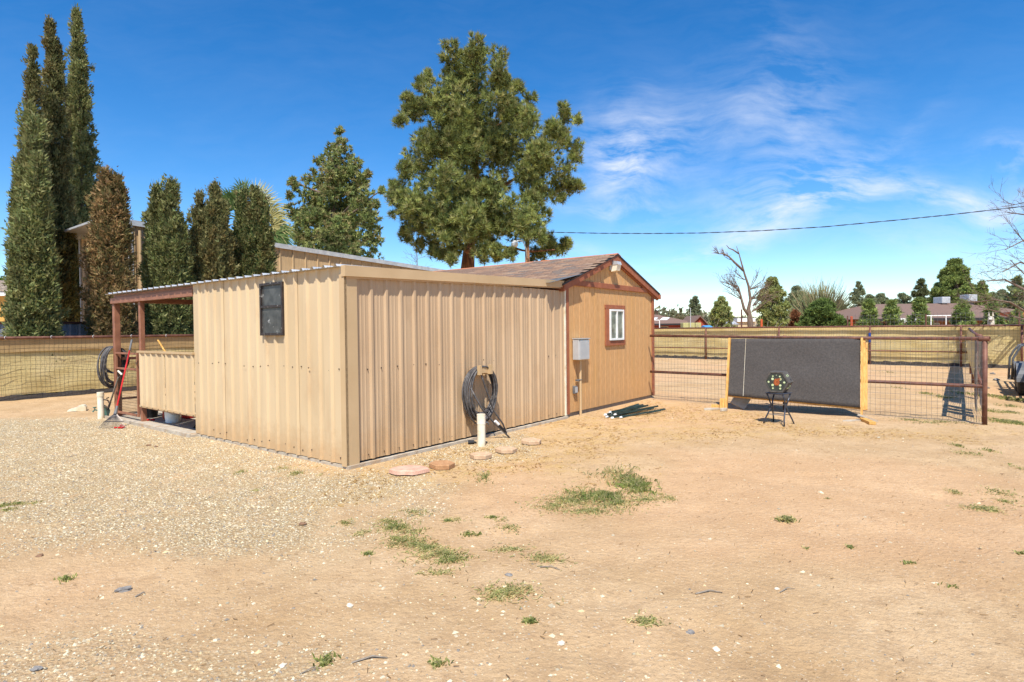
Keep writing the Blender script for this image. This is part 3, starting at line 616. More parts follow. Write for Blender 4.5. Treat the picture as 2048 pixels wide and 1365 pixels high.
# gate
gate = MB(); gy0, gy1 = B_+.12, D_-.10
for a in ((gy0, gy0+.035, .11, 1.30), (gy1-.035, gy1, .11, 1.30), (gy0+.035, gy1-.035, 1.265, 1.30), (gy0+.035, gy1-.035, .97, 1.005), (gy0+.035, gy1-.035, .11, .15)): gate.bx(-.02, .02, *a, ch=.003)
gt = gate.build('gate', M_['red'], shed)
wm = MB()
for s in np.arange(gy0+.06, gy1-.03, .055): wm.tube([(0, s, .15), (0, s+rnd.uniform(-.004, .004), .97)], .0025, 4, False)
for z in np.arange(.19, .97, .055): wm.tube([(.003, gy0+.035, z), (.003, gy1-.035, z+rnd.uniform(-.004, .004))], .0025, 4, False)
wm.build('wire_mesh', M_['dwire'], gt)
MB().tube([(-.03, gy0+.02, 1.12), (-.035, gy0-.05, 1.10), (-.03, gy0-.07, 1.16)], .008, 6).build('latch', M_['dwire'], gt)

# ------------------------------------------------------------------ brown gabled shed
bs = thing('gabled_shed', wpt(4.893, 0), YAW, 'brown wooden storage shed with a low gable roof and red brown trim', 'shed')
BW, BD = 3.853, 8.0
pk = onv(1229, 505, -.16); PX, PZ = pk[0]-4.893, pk[2]; eR = onv(1312, 583, -.16); sl = (PZ-eR[2])/(eR[0]-4.893-PX); PX = BW/2
roofz = lambda x: PZ-abs(x-PX)*sl
def siding(x0, x1, z0, ztf, y=-.0):
    pr = [(x0, 0)]; s = x0+.1
    while s < x1-.01:
        pr += [(s-.008, 0), (s-.006, .008), (s+.006, .008), (s+.008, 0)]; s += .2
    if x0 < PX < x1: pr.append((PX, 0)); pr.sort()
    pr.append((x1, 0)); vs = []
    for s, o in pr: vs += [(s, y+o, z0), (s, y+o, ztf(s))]
    return MB().add(vs, [[2*i, 2*i+2, 2*i+3, 2*i+1] for i in range(len(pr)-1)]).build('siding_panel', M_['siding'], bs)
xs_ = [.0, 1.22, 2.44, BW]
for i in range(3): siding(xs_[i]+.002, xs_[i+1]-.002, .08, lambda s: 2.50)
for i in range(3): siding(xs_[i]+.002, xs_[i+1]-.002, 2.56, lambda s: roofz(s)-.05, -.006)
MB().bx(.0, BW, .02, BD, .08, 2.5).build('side_walls', M_['siding'], bs)
MB().bx(.03, BW-.03, .03, BD-.03, -.05, .08).build('skids', M_['oldwood'], bs)
MB().bx(-.03, .085, -.03, -.002, .06, 2.50, ch=.003).build('corner_board', M_['rtrim'], bs)
MB().bx(BW-.075, BW+.03, -.03, -.002, .06, 2.50, ch=.003).bx(BW+.002, BW+.03, -.002, .09, .06, 2.5).build('corner_board', M_['rtrim'], bs)
MB().bx(-.02, BW+.02, -.04, -.008, 2.48, 2.585, ch=.003).build('band_board', M_['rtrim'], bs)
OV = .20
def rake(sgn):
    x1 = PX+sgn*(PX+OV); a = (PX, roofz(PX)-.03); b_ = (x1, roofz(x1)-.03); w = .13
    return MB().prism([a, b_, (b_[0], b_[1]-w*.9), (a[0], a[1]-w)], 'y', -.085, -.055).build('rake_board', M_['rtrim'], bs)
rake(-1); rake(1)
MB().prism([(PX, PZ-.165), (BW+OV, roofz(BW+OV)-.14), (BW+OV, roofz(BW+OV)-.17), (PX, PZ-.19)], 'y', -.05, -.01).build('rake_trim', M_['rtrim'], bs)
MB().prism([(PX, PZ), (BW+OV+.02, roofz(BW+OV+.02)), (BW+OV+.02, roofz(BW+OV+.02)-.03), (PX, PZ-.03), (-OV-.02, roofz(-OV-.02)-.03), (-OV-.02, roofz(-OV-.02))], 'y', -.10, BD+.2).build('roof_deck', M_['felt'], bs)
MB().bx(-OV-.01, -OV+.02, -.12, BD, roofz(-OV)-.14, roofz(-OV)-.03).bx(BW+OV-.02, BW+OV+.01, -.12, BD, roofz(-OV)-.14, roofz(-OV)-.03).build('fascia', M_['rtrim'], bs)
# shingles on the slope that faces the metal shed
phi = math.atan(sl); NR_, TL, EX = 20, .24, .113
shm = []
for k in range(4):
    mb = MB(); mb.bx(-.0, .14, -TL/2+.004, TL/2-.004, 0, .007)     # local x runs down the slope
    shm.append((mb.v, mb.f))
meshes = []; stuffV = [[] for _ in range(4)]; stuffF = [[] for _ in range(4)]
cells = []
for r_ in range(NR_):
    for c in range(34):
        yc = -.085+.12+c*TL+(r_ % 2)*TL/2-(r_*.07 % TL)*.5
        cells.append((r_, yc))
cells.sort(key=lambda a: a[1])
protos = []
for k in range(4):
    me = bpy.data.meshes.new('shingle'); me.from_pydata(shm[k][0], [], shm[k][1]); me.materials.append(M_['shingle'][k]); protos.append(me)
Lm = []
for i, (r_, yc) in enumerate(cells):
    dist = .02+r_*EX; x = PX-math.cos(phi)*dist; z = PZ-math.sin(phi)*dist+.004+.004*rnd.random()
    M = Matrix.Translation((x, yc, z)) @ Matrix.Rotation(PI, 4, 'Z') @ Matrix.Rotation(phi-.03, 4, 'Y')
    if i < 300:
        o = bpy.data.objects.new('shingle', protos[rnd.choice((0, 0, 1, 1, 2, 3))]); COL.objects.link(o); o.parent = bs; o.matrix_local = M
    else: Lm.append(M)
mb = MB()
for M in Lm: mb.add(shm[0][0], shm[0][1], M)
mb.build('shingles_far', M_['shingle'][1], bs, kind='stuff')
M_['ridge'] = mat('ridge_rust', srgb(196,124,84), srgb(168,104,72), 30, .9, 0, .4)
for k in range(27):
    MB().prism([(PX-.14, PZ-.14*sl+.012), (PX, PZ+.016), (PX+.14, PZ-.14*sl+.012), (PX+.14, PZ-.14*sl), (PX, PZ+.004), (PX-.14, PZ-.14*sl)], 'y', -.10+k*.3, -.10+(k+1)*.3-.006).build('ridge_cap', M_['ridge'], bs)
MB().add([(-.75, -.19, roofz(-.2)-.02), (.35, -.19, roofz(.35)+.018), (.05, .5, roofz(.05)+.018), (-.75, .9, roofz(-.2)-.03)], [(0,1,2,3)]).build('flashing_sheet', M_['trailer'], bs)
# window
w0 = np.array([6.40, 7.25, 1.30, 2.15]); wx0, wx1, wz0, wz1 = w0[0]-4.893, w0[1]-4.893, w0[2], w0[3]
ix0, ix1, iz0, iz1 = 6.54-4.893, 7.16-4.893, 1.41, 2.06
fr = MB()
for a in ((ix0, ix0+.04, iz0, iz1), (ix1-.04, ix1, iz0, iz1), (ix0+.04, ix1-.04, iz0, iz0+.04), (ix0+.04, ix1-.04, iz1-.04, iz1), ((ix0+ix1)/2-.02, (ix0+ix1)/2+.02, iz0+.04, iz1-.04)): fr.bx(a[0], a[1], -.06, -.004, a[2], a[3], ch=.003)
wn = fr.build('window', M_['white'], bs)
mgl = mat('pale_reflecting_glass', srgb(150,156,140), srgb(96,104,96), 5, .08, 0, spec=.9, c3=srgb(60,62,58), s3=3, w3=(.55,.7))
MB().bx(ix0+.04, (ix0+ix1)/2-.02, -.03, -.012, iz0+.04, iz1-.04).build('pane', mgl, wn); MB().bx((ix0+ix1)/2+.02, ix1-.04, -.036, -.014, iz0+.04, iz1-.04).build('pane', mgl, wn)
for a in ((wx0, ix0-.003, iz0-.01, iz1+.01), (ix1+.003, wx1, iz0-.01, iz1+.01), (wx0-.01, wx1+.01, wz0, iz0-.012), (wx0-.01, wx1+.01, iz1+.012, wz1)): MB().bx(a[0], a[1], -.035, -.003, a[2], a[3], ch=.003).build('window_trim', M_['rtrim'], wn)
# wall lamp
lx = (6.546+6.807)/2-4.893
lm = MB().bx(lx-.09, lx+.09, -.05, -.0, 2.87, 3.06, ch=.01).prism([(-.05, 3.07), (-.19, 3.05), (-.21, 2.98), (-.05, 2.98)], 'x', lx-.09, lx+.09).build('wall_lamp', M_['ebox'], bs)
MB().prism([(-.05, 2.98), (-.20, 2.98), (-.17, 2.86), (-.05, 2.84)], 'x', lx-.08, lx+.08).build('lamp_lens', M_['pvc'], lm)
# electrical box and its conduit
eb = thing('electrical_box', wpt(5.30, -.08), YAW, 'grey electrical box on a conduit against the brown shed wall', 'meter box')
MB().bx(-.20, .17, -.085, .06, 1.07, 1.465, ch=.01).build('housing', M_['ebox'], eb)
MB().bx(-.19, .16, -.10, -.086, 1.08, 1.44, ch=.004).build('cover', M_['ebox'], eb)
MB().bx(-.21, .18, -.11, .06, 1.466, 1.48).build('rain_hood', M_['ebox'], eb)
MB().tube([(-.02, .0, -.03), (-.02, .0, 1.07)], .024, 12).build('conduit', M_['trim'], eb)
MB().bx(-.10, .03, .0, .06, .66, .69).tube([(-.11, .03, .69), (-.02, -.035, .69), (.03, .03, .69)], .008, 6).build('pipe_clamp', M_['trailer'], eb)
sb_ = thing('junction_box', wpt(5.16, -.0), YAW, 'tiny grey weatherproof box low on the brown shed wall by the conduit', 'junction box')
MB().bx(-.05, .05, -.06, -.005, .43, .575, ch=.006).build('housing', M_['trailer'], sb_); MB().bx(-.04, .04, -.068, -.061, .45, .555).build('cover', M_['ebox'], sb_)

# ------------------------------------------------------------------ hoses and standpipes
def coil(name, parent, c, ax, up, nrm, ra, rb, loops, r, m, seed, tails=(), spread=.14, jit=.05):
    q = random.Random(seed); c, ax, up, nrm = map(np.array, (c, ax, up, nrm)); pts = []
    segs = 26; tot = loops*segs; ph = 0
    pa = [q.uniform(-1, 1) for _ in range(loops+2)]; pb = [q.uniform(-1, 1) for _ in range(loops+2)]; pc = [q.uniform(-1, 1) for _ in range(loops+2)]; pd = [q.uniform(-1, 1) for _ in range(loops+2)]
    for i in range(tot+1):
        k = i//segs; f_ = (i % segs)/segs; s_ = f_*f_*(3-2*f_)
        lerp = lambda P: P[k]*(1-s_)+P[k+1]*s_
        th = 2*PI*i/segs+PI/2; a = ra*(1+jit*2.0*lerp(pa)); b = rb*(1+jit*1.4*lerp(pb)); off = spread*lerp(pc)*.5
        yo = math.sin(th)*b; drop = (rb-b)*1.0        # loops hang from the same peg: keep their tops together
        pts.append(c+ax*(math.cos(th)*a+jit*ra*.8*lerp(pd)*(1-math.sin(th)))+up*(yo+drop)+nrm*off)
    o = MB().tube(pts, r, 7).build(name, m, parent, smooth=True)
    return o
hb = thing('hanging_hose', wpt(1.98, -.10), YAW, 'coiled grey black hose hanging on the long shed wall beside the white pipe', 'hose')
cc = onv(962, 786, -.12)
hc_ = (cc[0]-1.98, -.04, cc[2]); coil('hose_coil', hb, hc_, (1, 0, 0), (0, 0, 1), (0, 1, 0), .31, .40, 13, .0125, M_['hose'], 5, spread=.13, jit=.10)
hx, hz = hc_[0], hc_[2]
MB().tube([(hx-.12, -.08, hz+.39), (hx-.02, -.12, hz+.1), (hx+.14, -.15, hz-.28), (hx+.3, -.2, hz-.50), (hx+.36, -.22, hz-.66)], .013, 7).build('hose_end', M_['hose'], hb, smooth=True)
MB().tube([(hx-.28, -.06, hz+.1), (hx-.12, -.12, hz-.2), (hx+.12, -.17, hz-.46), (hx+.30, -.22, hz-.62), (hx+.38, -.27, hz-.72)], .013, 7).build('hose_end', M_['hose'], hb, smooth=True)
MB().tube([(hx+.13, -.18, hz-.43), (hx+.19, -.2, hz-.49)], .022, 10).build('hose_coupling', M_['white'], hb)
MB().tube([(hx+.19, -.2, hz-.49), (hx+.30, -.23, hz-.6)], .018, 8).build('hose_nozzle', M_['black'], hb)
MB().prism([(hx-.14, hz+.36), (hx-.05, hz+.385), (hx+.06, hz+.385), (hx+.14, hz+.34), (hx+.14, hz+.27), (hx+.05, hz+.30), (hx-.05, hz+.30), (hx-.14, hz+.27)], 'y', -.08, .08).bx(hx-.15, hx-.10, -.13, -.08, hz+.28, hz+.42).bx(hx+.10, hx+.15, -.13, -.08, hz+.28, hz+.42).build('hose_hanger', M_['trim'], hb)
def standpipe(px, py, ytop, r, label):
    g = G(px, py); t_ = thing('standpipe', (g[0], g[1], 0), YAW, label, 'pipe'); h = PY(px, ytop, g[1])[2]
    MB().tube([(0, 0, -.05), (0, 0, h)], r, 20).build('pipe', M_['pvc'], t_, smooth=False); return t_, h
sp1, h1 = standpipe(963, 892, 829, .058, 'upright white plastic pipe below the hose coil on the long wall')
MB().tube([(0, 0, h1-.14), (0, 0, h1+.002)], .062, 20).build('pipe_collar', M_['pvc'], sp1)
MB().tube([(.03, -.01, h1-.11), (.10, -.03, h1-.13), (.13, -.03, h1-.15)], .012, 7).tube([(.06, -.02, h1-.12), (.06, -.02, h1-.07)], .01, 6).build('tap', M_['trailer'], sp1)
kb = G(943, 889); m_ = MB().tube([(-.05, 0, .03), (.04, .01, .03)], [.032, .026], 10).tube([(.04, .01, .03), (.07, .02, .02)], .014, 8)
o = m_.build('drain_plug', M_['black']); o.location = (kb[0], kb[1], 0); tag(o, 'small black plastic fitting on gravel left of the white pipe', 'fitting')
sp2, h2 = standpipe(202, 838, 786, .055, 'capped white plastic pipe with green tap left of the garden tools')
MB().tube([(0, 0, h2-.07), (0, 0, h2+.012)], [.062, .060], 20).build('pipe_cap', M_['pvc'], sp2)
MB().tube([(-.02, .04, .16), (-.08, .07, .18), (-.11, .085, .14)], .014, 7).tube([(-.075, .065, .18), (-.08, .07, .22)], .009, 6).tube([(-.11, .05, .225), (-.05, .09, .225)], .012, 6).build('tap', M_['green'], sp2)
MB().tube([(.03, -.04, .38), (.09, -.10, .36), (.11, -.13, .30)], .014, 7).tube([(.06, -.13, .40), (.12, -.06, .41)], .011, 6).tube([(.03, -.06, .24), (.10, -.10, .22)], .014, 7).build('tap', M_['dwire'], sp2)
h_c = onu(222, 733, -.05)
hl = thing('hanging_hose', wpt(0, D_+.03), YAW, 'thick coil of dark hose hung on the left post of the open bay', 'hose')
cz = h_c[2]; coil('hose_coil', hl, (.02, .11, cz), (.93, .36, 0), (0, 0, 1), (-.36, .93, 0), .25, .385, 13, .0125, M_['hose'], 9, spread=.17, jit=.09)
coil('hose_coil', hl, (.05, .06, cz+.1), (.75, -.65, 0), (0, 0, 1), (.65, .75, 0), .22, .27, 6, .0125, M_['hose2'], 19, spread=.1, jit=.08)
# ------------------------------------------------------------------ tools by the gate
def lpt(px, py, u): return np.array(onu(px, py, u))
def local_thing(name, u, v, label, cat): return thing(name, wpt(u, v), YAW, label, cat)
# leaf rake
top = lpt(264, 680, -.06); foot = W2L(G(224, 858)); rk = local_thing('leaf_rake', foot[0], foot[1], 'red handled leaf rake leaning against the gate with its tines on the gravel', 'rake')
T = top-np.array([foot[0], foot[1], 0]); Lr = np.linalg.norm(T); dT = T/Lr
neck = dT*.27*1.05; MB().tube([neck, dT*(Lr-.20)], .013, 10).build('handle', M_['reds'], rk); MB().tube([dT*(Lr-.21), dT*Lr], .017, 10).build('grip', M_['trailer'], rk)
MB().tube([neck*.93, neck*1.45], [.03, .018], 8).build('ferrule', M_['trailer'], rk)
side = np.cross(dT, [0, 0, 1]); side /= np.linalg.norm(side); tn = MB()
for i in range(22):
    a = (i-10.5)/10.5; e = side*a*.23+np.array([0, 0, .012])+dT*.0; mid = neck*.42+side*a*.17; tn.tube([neck*.95+side*a*.02, mid, e, e+np.array([.02, 0, -.012])], .0035, 4)
tn.build('tines', M_['rake'], rk); MB().tube([neck*.45+side*-.17, neck*.45+side*.17], .007, 6).build('tine_bar', M_['black'], rk)
def shovel(topp, footp, label, shaft, blade, dcol, u0, gripw=.11, blade_l=.26, z0=0, parent_name='shovel'):
    s_ = local_thing(parent_name, footp[0], footp[1], label, 'shovel'); t_ = topp-np.array([footp[0], footp[1], 0]); f0 = np.array([0, 0, z0]); d = t_-f0; L_ = np.linalg.norm(d); d /= L_
    sd_ = np.cross(d, [1, .4, 0]); sd_ /= np.linalg.norm(sd_); nn = np.cross(d, sd_)
    MB().tube([f0+d*blade_l, f0+d*(L_-.11)], .016, 10).build('shaft', M_[shaft], s_)
    yk = f0+d*(L_-.12); tp = f0+d*L_
    MB().tube([yk, yk+d*.05+sd_*gripw*.45, tp+sd_*gripw*.5], .010, 7).tube([yk, yk+d*.05-sd_*gripw*.45, tp-sd_*gripw*.5], .010, 7).build('yoke', M_['black'], s_)
    MB().tube([tp-sd_*gripw*.55, tp+sd_*gripw*.55], .017, 8).build('hand_grip', M_[dcol], s_)
    MB().tube([f0+d*(blade_l-.06), f0+d*(blade_l+.14)], .020, 8).build('socket', M_['steel'], s_)
    b = MB(); n = 7; w = .105; vs = []; 
    for j in range(5):
        tt = j/4; ww = w*math.sqrt(max(0.02, min(1, (tt)*2.2)))
        for i in range(n): a = (i/(n-1)-.5)*2; vs.append(f0+d*(tt*blade_l)+sd_*a*ww+nn*(a*a*.03))
    b.add([tuple(v) for v in vs], [[j*n+i, j*n+i+1, (j+1)*n+i+1, (j+1)*n+i] for j in range(4) for i in range(n-1)])
    b.build('blade', M_[blade], s_); return s_
shovel(lpt(240, 746, -.05), W2L(G(211, 834)), 'short shovel with pale wooden shaft leaning left of the red handled rake', 'oldwood', 'green', 'pvc', 0)
shovel(np.array([.30, 6.66, 1.21]), np.array([.32, 6.62, 0]), 'shovel with teal grip standing in the black bucket behind the gate', 'trailer', 'steel', 'green', 0, z0=.10)
def bucket(u, v, z, r0, r1, h, m, label, name='bucket'):
    t_ = thing(name, wpt(u, v, z), YAW, label, 'bucket'); mb = MB(); n = 24; vs = []
    for (rr, zz) in ((r0, 0), (r1, h), (r1-.006, h), (r0-.006, .006)):
        for k in range(n): vs.append((rr*math.cos(2*PI*k/n), rr*math.sin(2*PI*k/n), zz))
    fs = [[j*n+k, j*n+(k+1)%n, (j+1)*n+(k+1)%n, (j+1)*n+k] for j in range(3) for k in range(n)]+[list(range(n))[::-1], [3*n+k for k in range(n)]]
    mb.add(vs, fs); mb.build('body', M_[m], t_, smooth=False)
    MB().tube([(r1*math.cos(a), r1*math.sin(a), h) for a in np.linspace(0, 2*PI, 25)], .007, 6).build('rim', M_[m], t_)
    MB().tube([(r1*math.cos(a)*1.02, -abs(math.sin(a))*r1*.3-r1*.9*abs(math.sin(a)), h-.02-abs(math.sin(a))*.14) for a in np.linspace(0, PI, 12)], .003, 5).build('bail_handle', M_['wire'], t_); return t_
bucket(.32, 6.64, .036, .14, .17, .34, 'black', 'black bucket standing behind the wire gate')
g_ = W2L(G(340, 845, .036)); bucket(g_[0]+.05, g_[1], .036, .12, .145, .30, 'white', 'white bucket on the slab under the half wall')
def lumps(name, px, py, z, items, label, cat, m='reds'):
    g = W2L(G(px, py, z)); t_ = MB()
    for (x, y, zz, r, sc) in items: t_.sphere((x, y, zz), r, 9, 6, sc)
    o = t_.build(name, M_[m]); o.location = tuple(wpt(g[0], g[1], z)); o.rotation_euler = (0, 0, YAW); tag(o, label, cat); return o
lumps('toy_pieces', 239, 858, 0., [(0, 0, .02, .03, (1, 1, .6)), (.07, .02, .02, .03, (1, 1, .6)), (.05, .05, .045, .028, (1, 1, .7)), (-.04, .06, .02, .025, (1, 1, .6)), (.02, -.05, .018, .024, (1, 1, .6))], 'small heap of round red plastic pieces beside the rake tines', 'toy')
lumps('dog_toy', 297, 842, .036, [(0, 0, .02, .03, (1, 1, .7)), (.06, -.06, .02, .03, (1, 1, .7)), (.03, -.03, .018, .02, (1.3, 1.3, .6))], 'small red plastic toy on the slab beside the bay post', 'toy')
def can(px, py, L_, w, h, label):
    g = W2L(G(px, py, .036)); t_ = thing('petrol_can', wpt(g[0]+.12, g[1], .036), YAW, label, 'can')
    MB().bx(-w/2, w/2, -L_/2, L_/2, 0, h, ch=.02).build('body', M_['reds'], t_); MB().tube([(0, -L_*.3, h), (0, -L_*.4, h+.06)], .02, 8).build('spout', M_['black'], t_)
can(322, 840, .16, .14, .16, 'red plastic can on the slab left of the white bucket'); can(362, 838, .22, .16, .14, 'red plastic can on the slab right of the white bucket')
g = W2L(G(378, 846, .036)); tarp = MB(); vs = []
for j in range(9):
    for i in range(11):
        r = math.hypot(i-5, (j-4)*1.2)/6.2; vs.append((i*.07-.35, j*.06-.24, max(.002, .22*(1-r*r))*(.6+.8*vnoise(i*.9, j*.9, 3))))
tarp.add(vs, [[j*11+i, j*11+i+1, (j+1)*11+i+1, (j+1)*11+i] for j in range(8) for i in range(10)])
o = tarp.build('crumpled_tarp', M_['trailer'], smooth=False); o.location = tuple(wpt(.55, 4.35, .036)); o.rotation_euler = (0, 0, YAW); tag(o, 'crumpled grey sheet on the slab beside the red can', 'tarp')
crd = []
for i in range(40):
    a = i/39*4*PI; crd.append((.14*math.cos(a)+i*.004, .18*math.sin(a), .012+.0*a+(.05 if 8 < i < 16 else 0)))
o = MB().tube(crd, .006, 6).build('cord', M_['pvc']); o.location = tuple(wpt(.3, 4.3, .036)); o.rotation_euler = (0, 0, YAW); tag(o, 'pale coiled cord on the slab below the half wall', 'cord')
yh = lpt(331, 704, .35); yt = lpt(316, 681, .35)
d_ = yt-yh; t_ = thing('broom', wpt(yh[0], yh[1]), YAW, 'yellow handled tool standing behind the half wall', 'broom')
b0 = yh-d_*(yh[2]-.05)/max(d_[2], .05)*.9; o0 = np.array([yh[0], yh[1], 0.]); b0[2] = .12
MB().tube([b0-o0, yt-o0], .016, 8).build('handle', M_['wood'], t_); MB().bx(b0[0]-o0[0]-.03, b0[0]-o0[0]+.03, b0[1]-o0[1]-.15, b0[1]-o0[1]+.15, .036, .14, ch=.01).build('head', M_['black'], t_)
# white wedge with a red mark
g = G(155, 822); t_ = thing('splash_block', (g[0], g[1], 0), .5, 'white wedge shaped plastic block with a red mark alone on the dirt at left', 'block')
MB().prism([(-.17, 0), (-.16, .03), (.06, .12), (.13, .12), (.16, .08), (.16, 0)], 'y', -.10, .12).build('body', M_['pvc'], t_)
MB().add([(-.08, -.05, .067), (.02, -.05, .108), (.02, .05, .108), (-.08, .03, .067)], [(0,1,2,3)]).build('red_mark', mat('faded_red_print', srgb(216,120,110), srgb(226,180,160), 30, .6), t_)
# ------------------------------------------------------------------ pavers
def hexp(px, py, r, h, rz, m, label, rough_=0):
    g = G(px, py); mb = MB(); n = 6; ring = lambda rr, z: [(rr*math.cos(PI/3*k), rr*math.sin(PI/3*k), z) for k in range(6)]
    vs = ring(r, 0)+ring(r, h-.008)+ring(r-.008, h)
    mb.add(vs, [[j*6+k, j*6+(k+1)%6, (j+1)*6+(k+1)%6, (j+1)*6+k] for j in (0, 1) for k in range(6)]+[[12+k for k in range(6)]])
    o = mb.build('hexagonal_paver', m); o.location = (g[0], g[1]+.1, .008); o.rotation_euler = (rnd.uniform(-.03, .03), rnd.uniform(-.03, .03), rz); tag(o, label, 'paver', 'hexagonal pavers along the long shed wall'); return o
hexp(882, 940, .155, .055, .15, M_['paver2'], 'brown hexagonal paver second from the shed corner, darkest of the row'); hexp(961, 920, .145, .05, -.05, M_['paver'], 'pale hexagonal paver below the white pipe'); hexp(1012, 908, .15, .05, .1, M_['paver'], 'pale hexagonal paver just right of the white pipe'); hexp(1063, 890, .155, .05, .3, M_['paver'], 'pale hexagonal paver furthest from the shed corner')
g = G(814, 950); mb = MB(); n = 15; prr = [(.20*(1+.22*(rnd.random()-.5))*math.cos(2*PI*k/n)*1.1, .15*(1+.22*(rnd.random()-.5))*math.sin(2*PI*k/n)) for k in range(n)]
vs = [(x*1.04, y*1.06, 0) for x, y in prr]+[(x, y, .04+rnd.uniform(-.004, .004)) for x, y in prr]+[(x*.86, y*.86, .052) for x, y in prr]
mb.add(vs, [[j*n+k, j*n+(k+1)%n, (j+1)*n+(k+1)%n, (j+1)*n+k] for j in (0, 1) for k in range(n)]+[[2*n+k for k in range(n)]])
o = mb.build('flagstone', mat('pink_flagstone', srgb(212,172,148), srgb(196,150,126), 12, .9, 0, .6, 50)); o.location = (g[0], g[1]+.1, .008); tag(o, 'irregular pink flagstone nearest the shed corner', 'paver')
# ------------------------------------------------------------------ t-posts lying in a fan
sec = [(-.018, .0), (.018, .0), (.018, .005), (.003, .005), (.003, .028), (-.003, .028), (-.003, .005), (-.018, .005)]
tp0 = None
for i, (xa, ya, xb, yb, zz) in enumerate([(1210,833,1278,811,0), (1216,830,1287,812,.0), (1222,834,1296,815,.02), (1212,837,1303,819,.0), (1228,835,1316,818,.03), (1208,836,1308,822,.035), (1240,838,1331,821,.0), (1222,840,1322,825,.01), (1218,832,1291,819,.045)]):
    a, b_ = G(xa, ya), G(xb, yb); L_ = np.linalg.norm(b_-a); ang = math.atan2(b_[1]-a[1], b_[0]-a[0])
    lab = ['longest leftward', 'upper left', 'third', 'crossing', 'lower', 'topmost lying', 'rightmost', 'front', 'rear'][i]
    t_ = thing('fence_post', (a[0], a[1], .012+zz), ang, 'dark green steel fence post in the fan of loose posts by the brown shed', 'fence post', 'loose steel fence posts fanned on the ground')
    MB().prism(sec, 'x', .07, L_).build('shank', M_['tpost'], t_); MB().prism([(y*1.06, z*1.06) for y, z in sec], 'x', 0, .07).build('tip', M_['white'], t_)
    st = MB()
    for s in np.arange(.2, L_-.02, .055): st.bx(s, s+.012, -.006, .006, .028, .034)
    st.build('studs', M_['tpost'], t_, kind='stuff'); t_.rotation_euler = (rnd.uniform(-.5, .5), 0, ang)
# ------------------------------------------------------------------ fences
def unit(a): a = np.array(a, float); return a/np.linalg.norm(a)
def fence_frame(name, a, b, label, cat='fence'):
    ang = math.atan2(b[1]-a[1], b[0]-a[0]); t_ = thing(name, (a[0], a[1], 0), ang, label, cat); return t_, float(np.hypot(b[0]-a[0], b[1]-a[1]))
def wires(t_, x0, x1, z0, z1, dx, dz, r, m, y=0., wob=.004, sag=.0, name='wire_mesh'):
    mb = MB(); ph = rnd.uniform(0, 6)
    yy = lambda x, z: y+wob*2.2*math.sin(x*1.7+ph+z*2)
    for x in np.arange(x0, x1, dx):
        x += rnd.uniform(-wob, wob); zz = [z0, (z0+z1)/2, z1]; mb.tube([(x+rnd.uniform(-wob, wob), yy(x, z), z) for z in zz], r, 4, False)
    for z in np.arange(z0, z1+.001, dz):
        n = max(6, int((x1-x0)/.7)); xs = np.linspace(x0, x1, n); mb.tube([(x, yy(x, z)-.002, z+rnd.uniform(-wob, wob)) for x in xs], r, 4, False)
    return mb.build(name, M_[m], t_)
def cloth(t_, x0, x1, z0, z1, y, m='cloth', amp=.03, name='shade_cloth', seed=0, hem=True):
    nxx = int((x1-x0)/.16)+2; nz_ = 12; xs = np.linspace(x0, x1, nxx); zs = np.linspace(z0, z1, nz_)
    Xg, Zg = np.meshgrid(xs, zs); tt = (Zg-z0)/(z1-z0); env = np.sin(np.clip(tt, 0, 1)*PI)**.7
    Yg = y+amp*env*((fbm(Xg*.8, Zg*3.2, seed+41)-.5)*2.2+.5*np.sin(Zg*26+fbm(Xg*.5, Zg, seed)*9)*.25)
    Zl = Zg.copy(); Zl[0] += (fbm(xs*.9, xs*0, seed+5)-.5)*.05
    v = np.stack([Xg.ravel(), Yg.ravel(), Zl.ravel()], 1); ii = np.arange(nxx*nz_).reshape(nz_, nxx)
    f = np.stack([ii[:-1, :-1].ravel(), ii[:-1, 1:].ravel(), ii[1:, 1:].ravel(), ii[1:, :-1].ravel()], 1)
    o = npmesh(name, v, f, M_[m], t_, smooth=True)
    if hem:
        h = MB(); hz_ = (fbm(xs*1.1, xs*0+3, seed+7)-.5)*.05
        prof = [(x, y-.02+.02*math.sin(i*.9), max(.0, z0-.12+hz_[i])) for i, x in enumerate(xs)]; n = len(prof)
        h.add(prof+[(p[0], p[1]+.01, p[2]+.12+.02*math.sin(i*1.7)) for i, p in enumerate(prof)], [[i, i+1, n+i+1, n+i] for i in range(n-1)]); h.build('bottom_hem', M_['mat'], t_, smooth=True)
    return o
# front corral panel
FA, FB = G(1309, 800), G(1966, 849)
fp, FL = fence_frame('corral_fence', FA, FB, 'near corral fence of brown pipe rails and wire between brown shed and corner post')
dirF = unit(FB-FA)[:2]
def onfence(px, py, off=0.):
    n = np.array([-dirF[1], dirF[0], 0]); p = onplane(px, py, FA+n*off, n); return float((p[:2]-FA[:2])@dirF), float(p[2])
zt = (onfence(1310, 672)[1]+onfence(1960, 678)[1])/2; zm = (onfence(1310, 744)[1]+onfence(1960, 773)[1])/2
print('rails', onfence(1310, 672), onfence(1960, 678), zt, zm)
zmL, zmR = onfence(1310, 744)[1], onfence(1960, 773)[1]; ztL, ztR = onfence(1310, 672)[1], onfence(1960, 678)[1]
MB().tube([(-.1, 0, ztL), (FL*.5, 0, (ztL+ztR)/2-.01), (FL, 0, ztR)], .030, 12).build('top_rail', M_['rust'], fp, smooth=True)
MB().tube([(-.1, 0, zmL), (FL, 0, zmR)], .030, 12).build('middle_rail', M_['rust'], fp, smooth=True)
MB().tube([(FL+.02, 0, -.1), (FL+.02, 0, ztR)], .038, 14).build('corner_post', M_['rust'], fp, smooth=True)
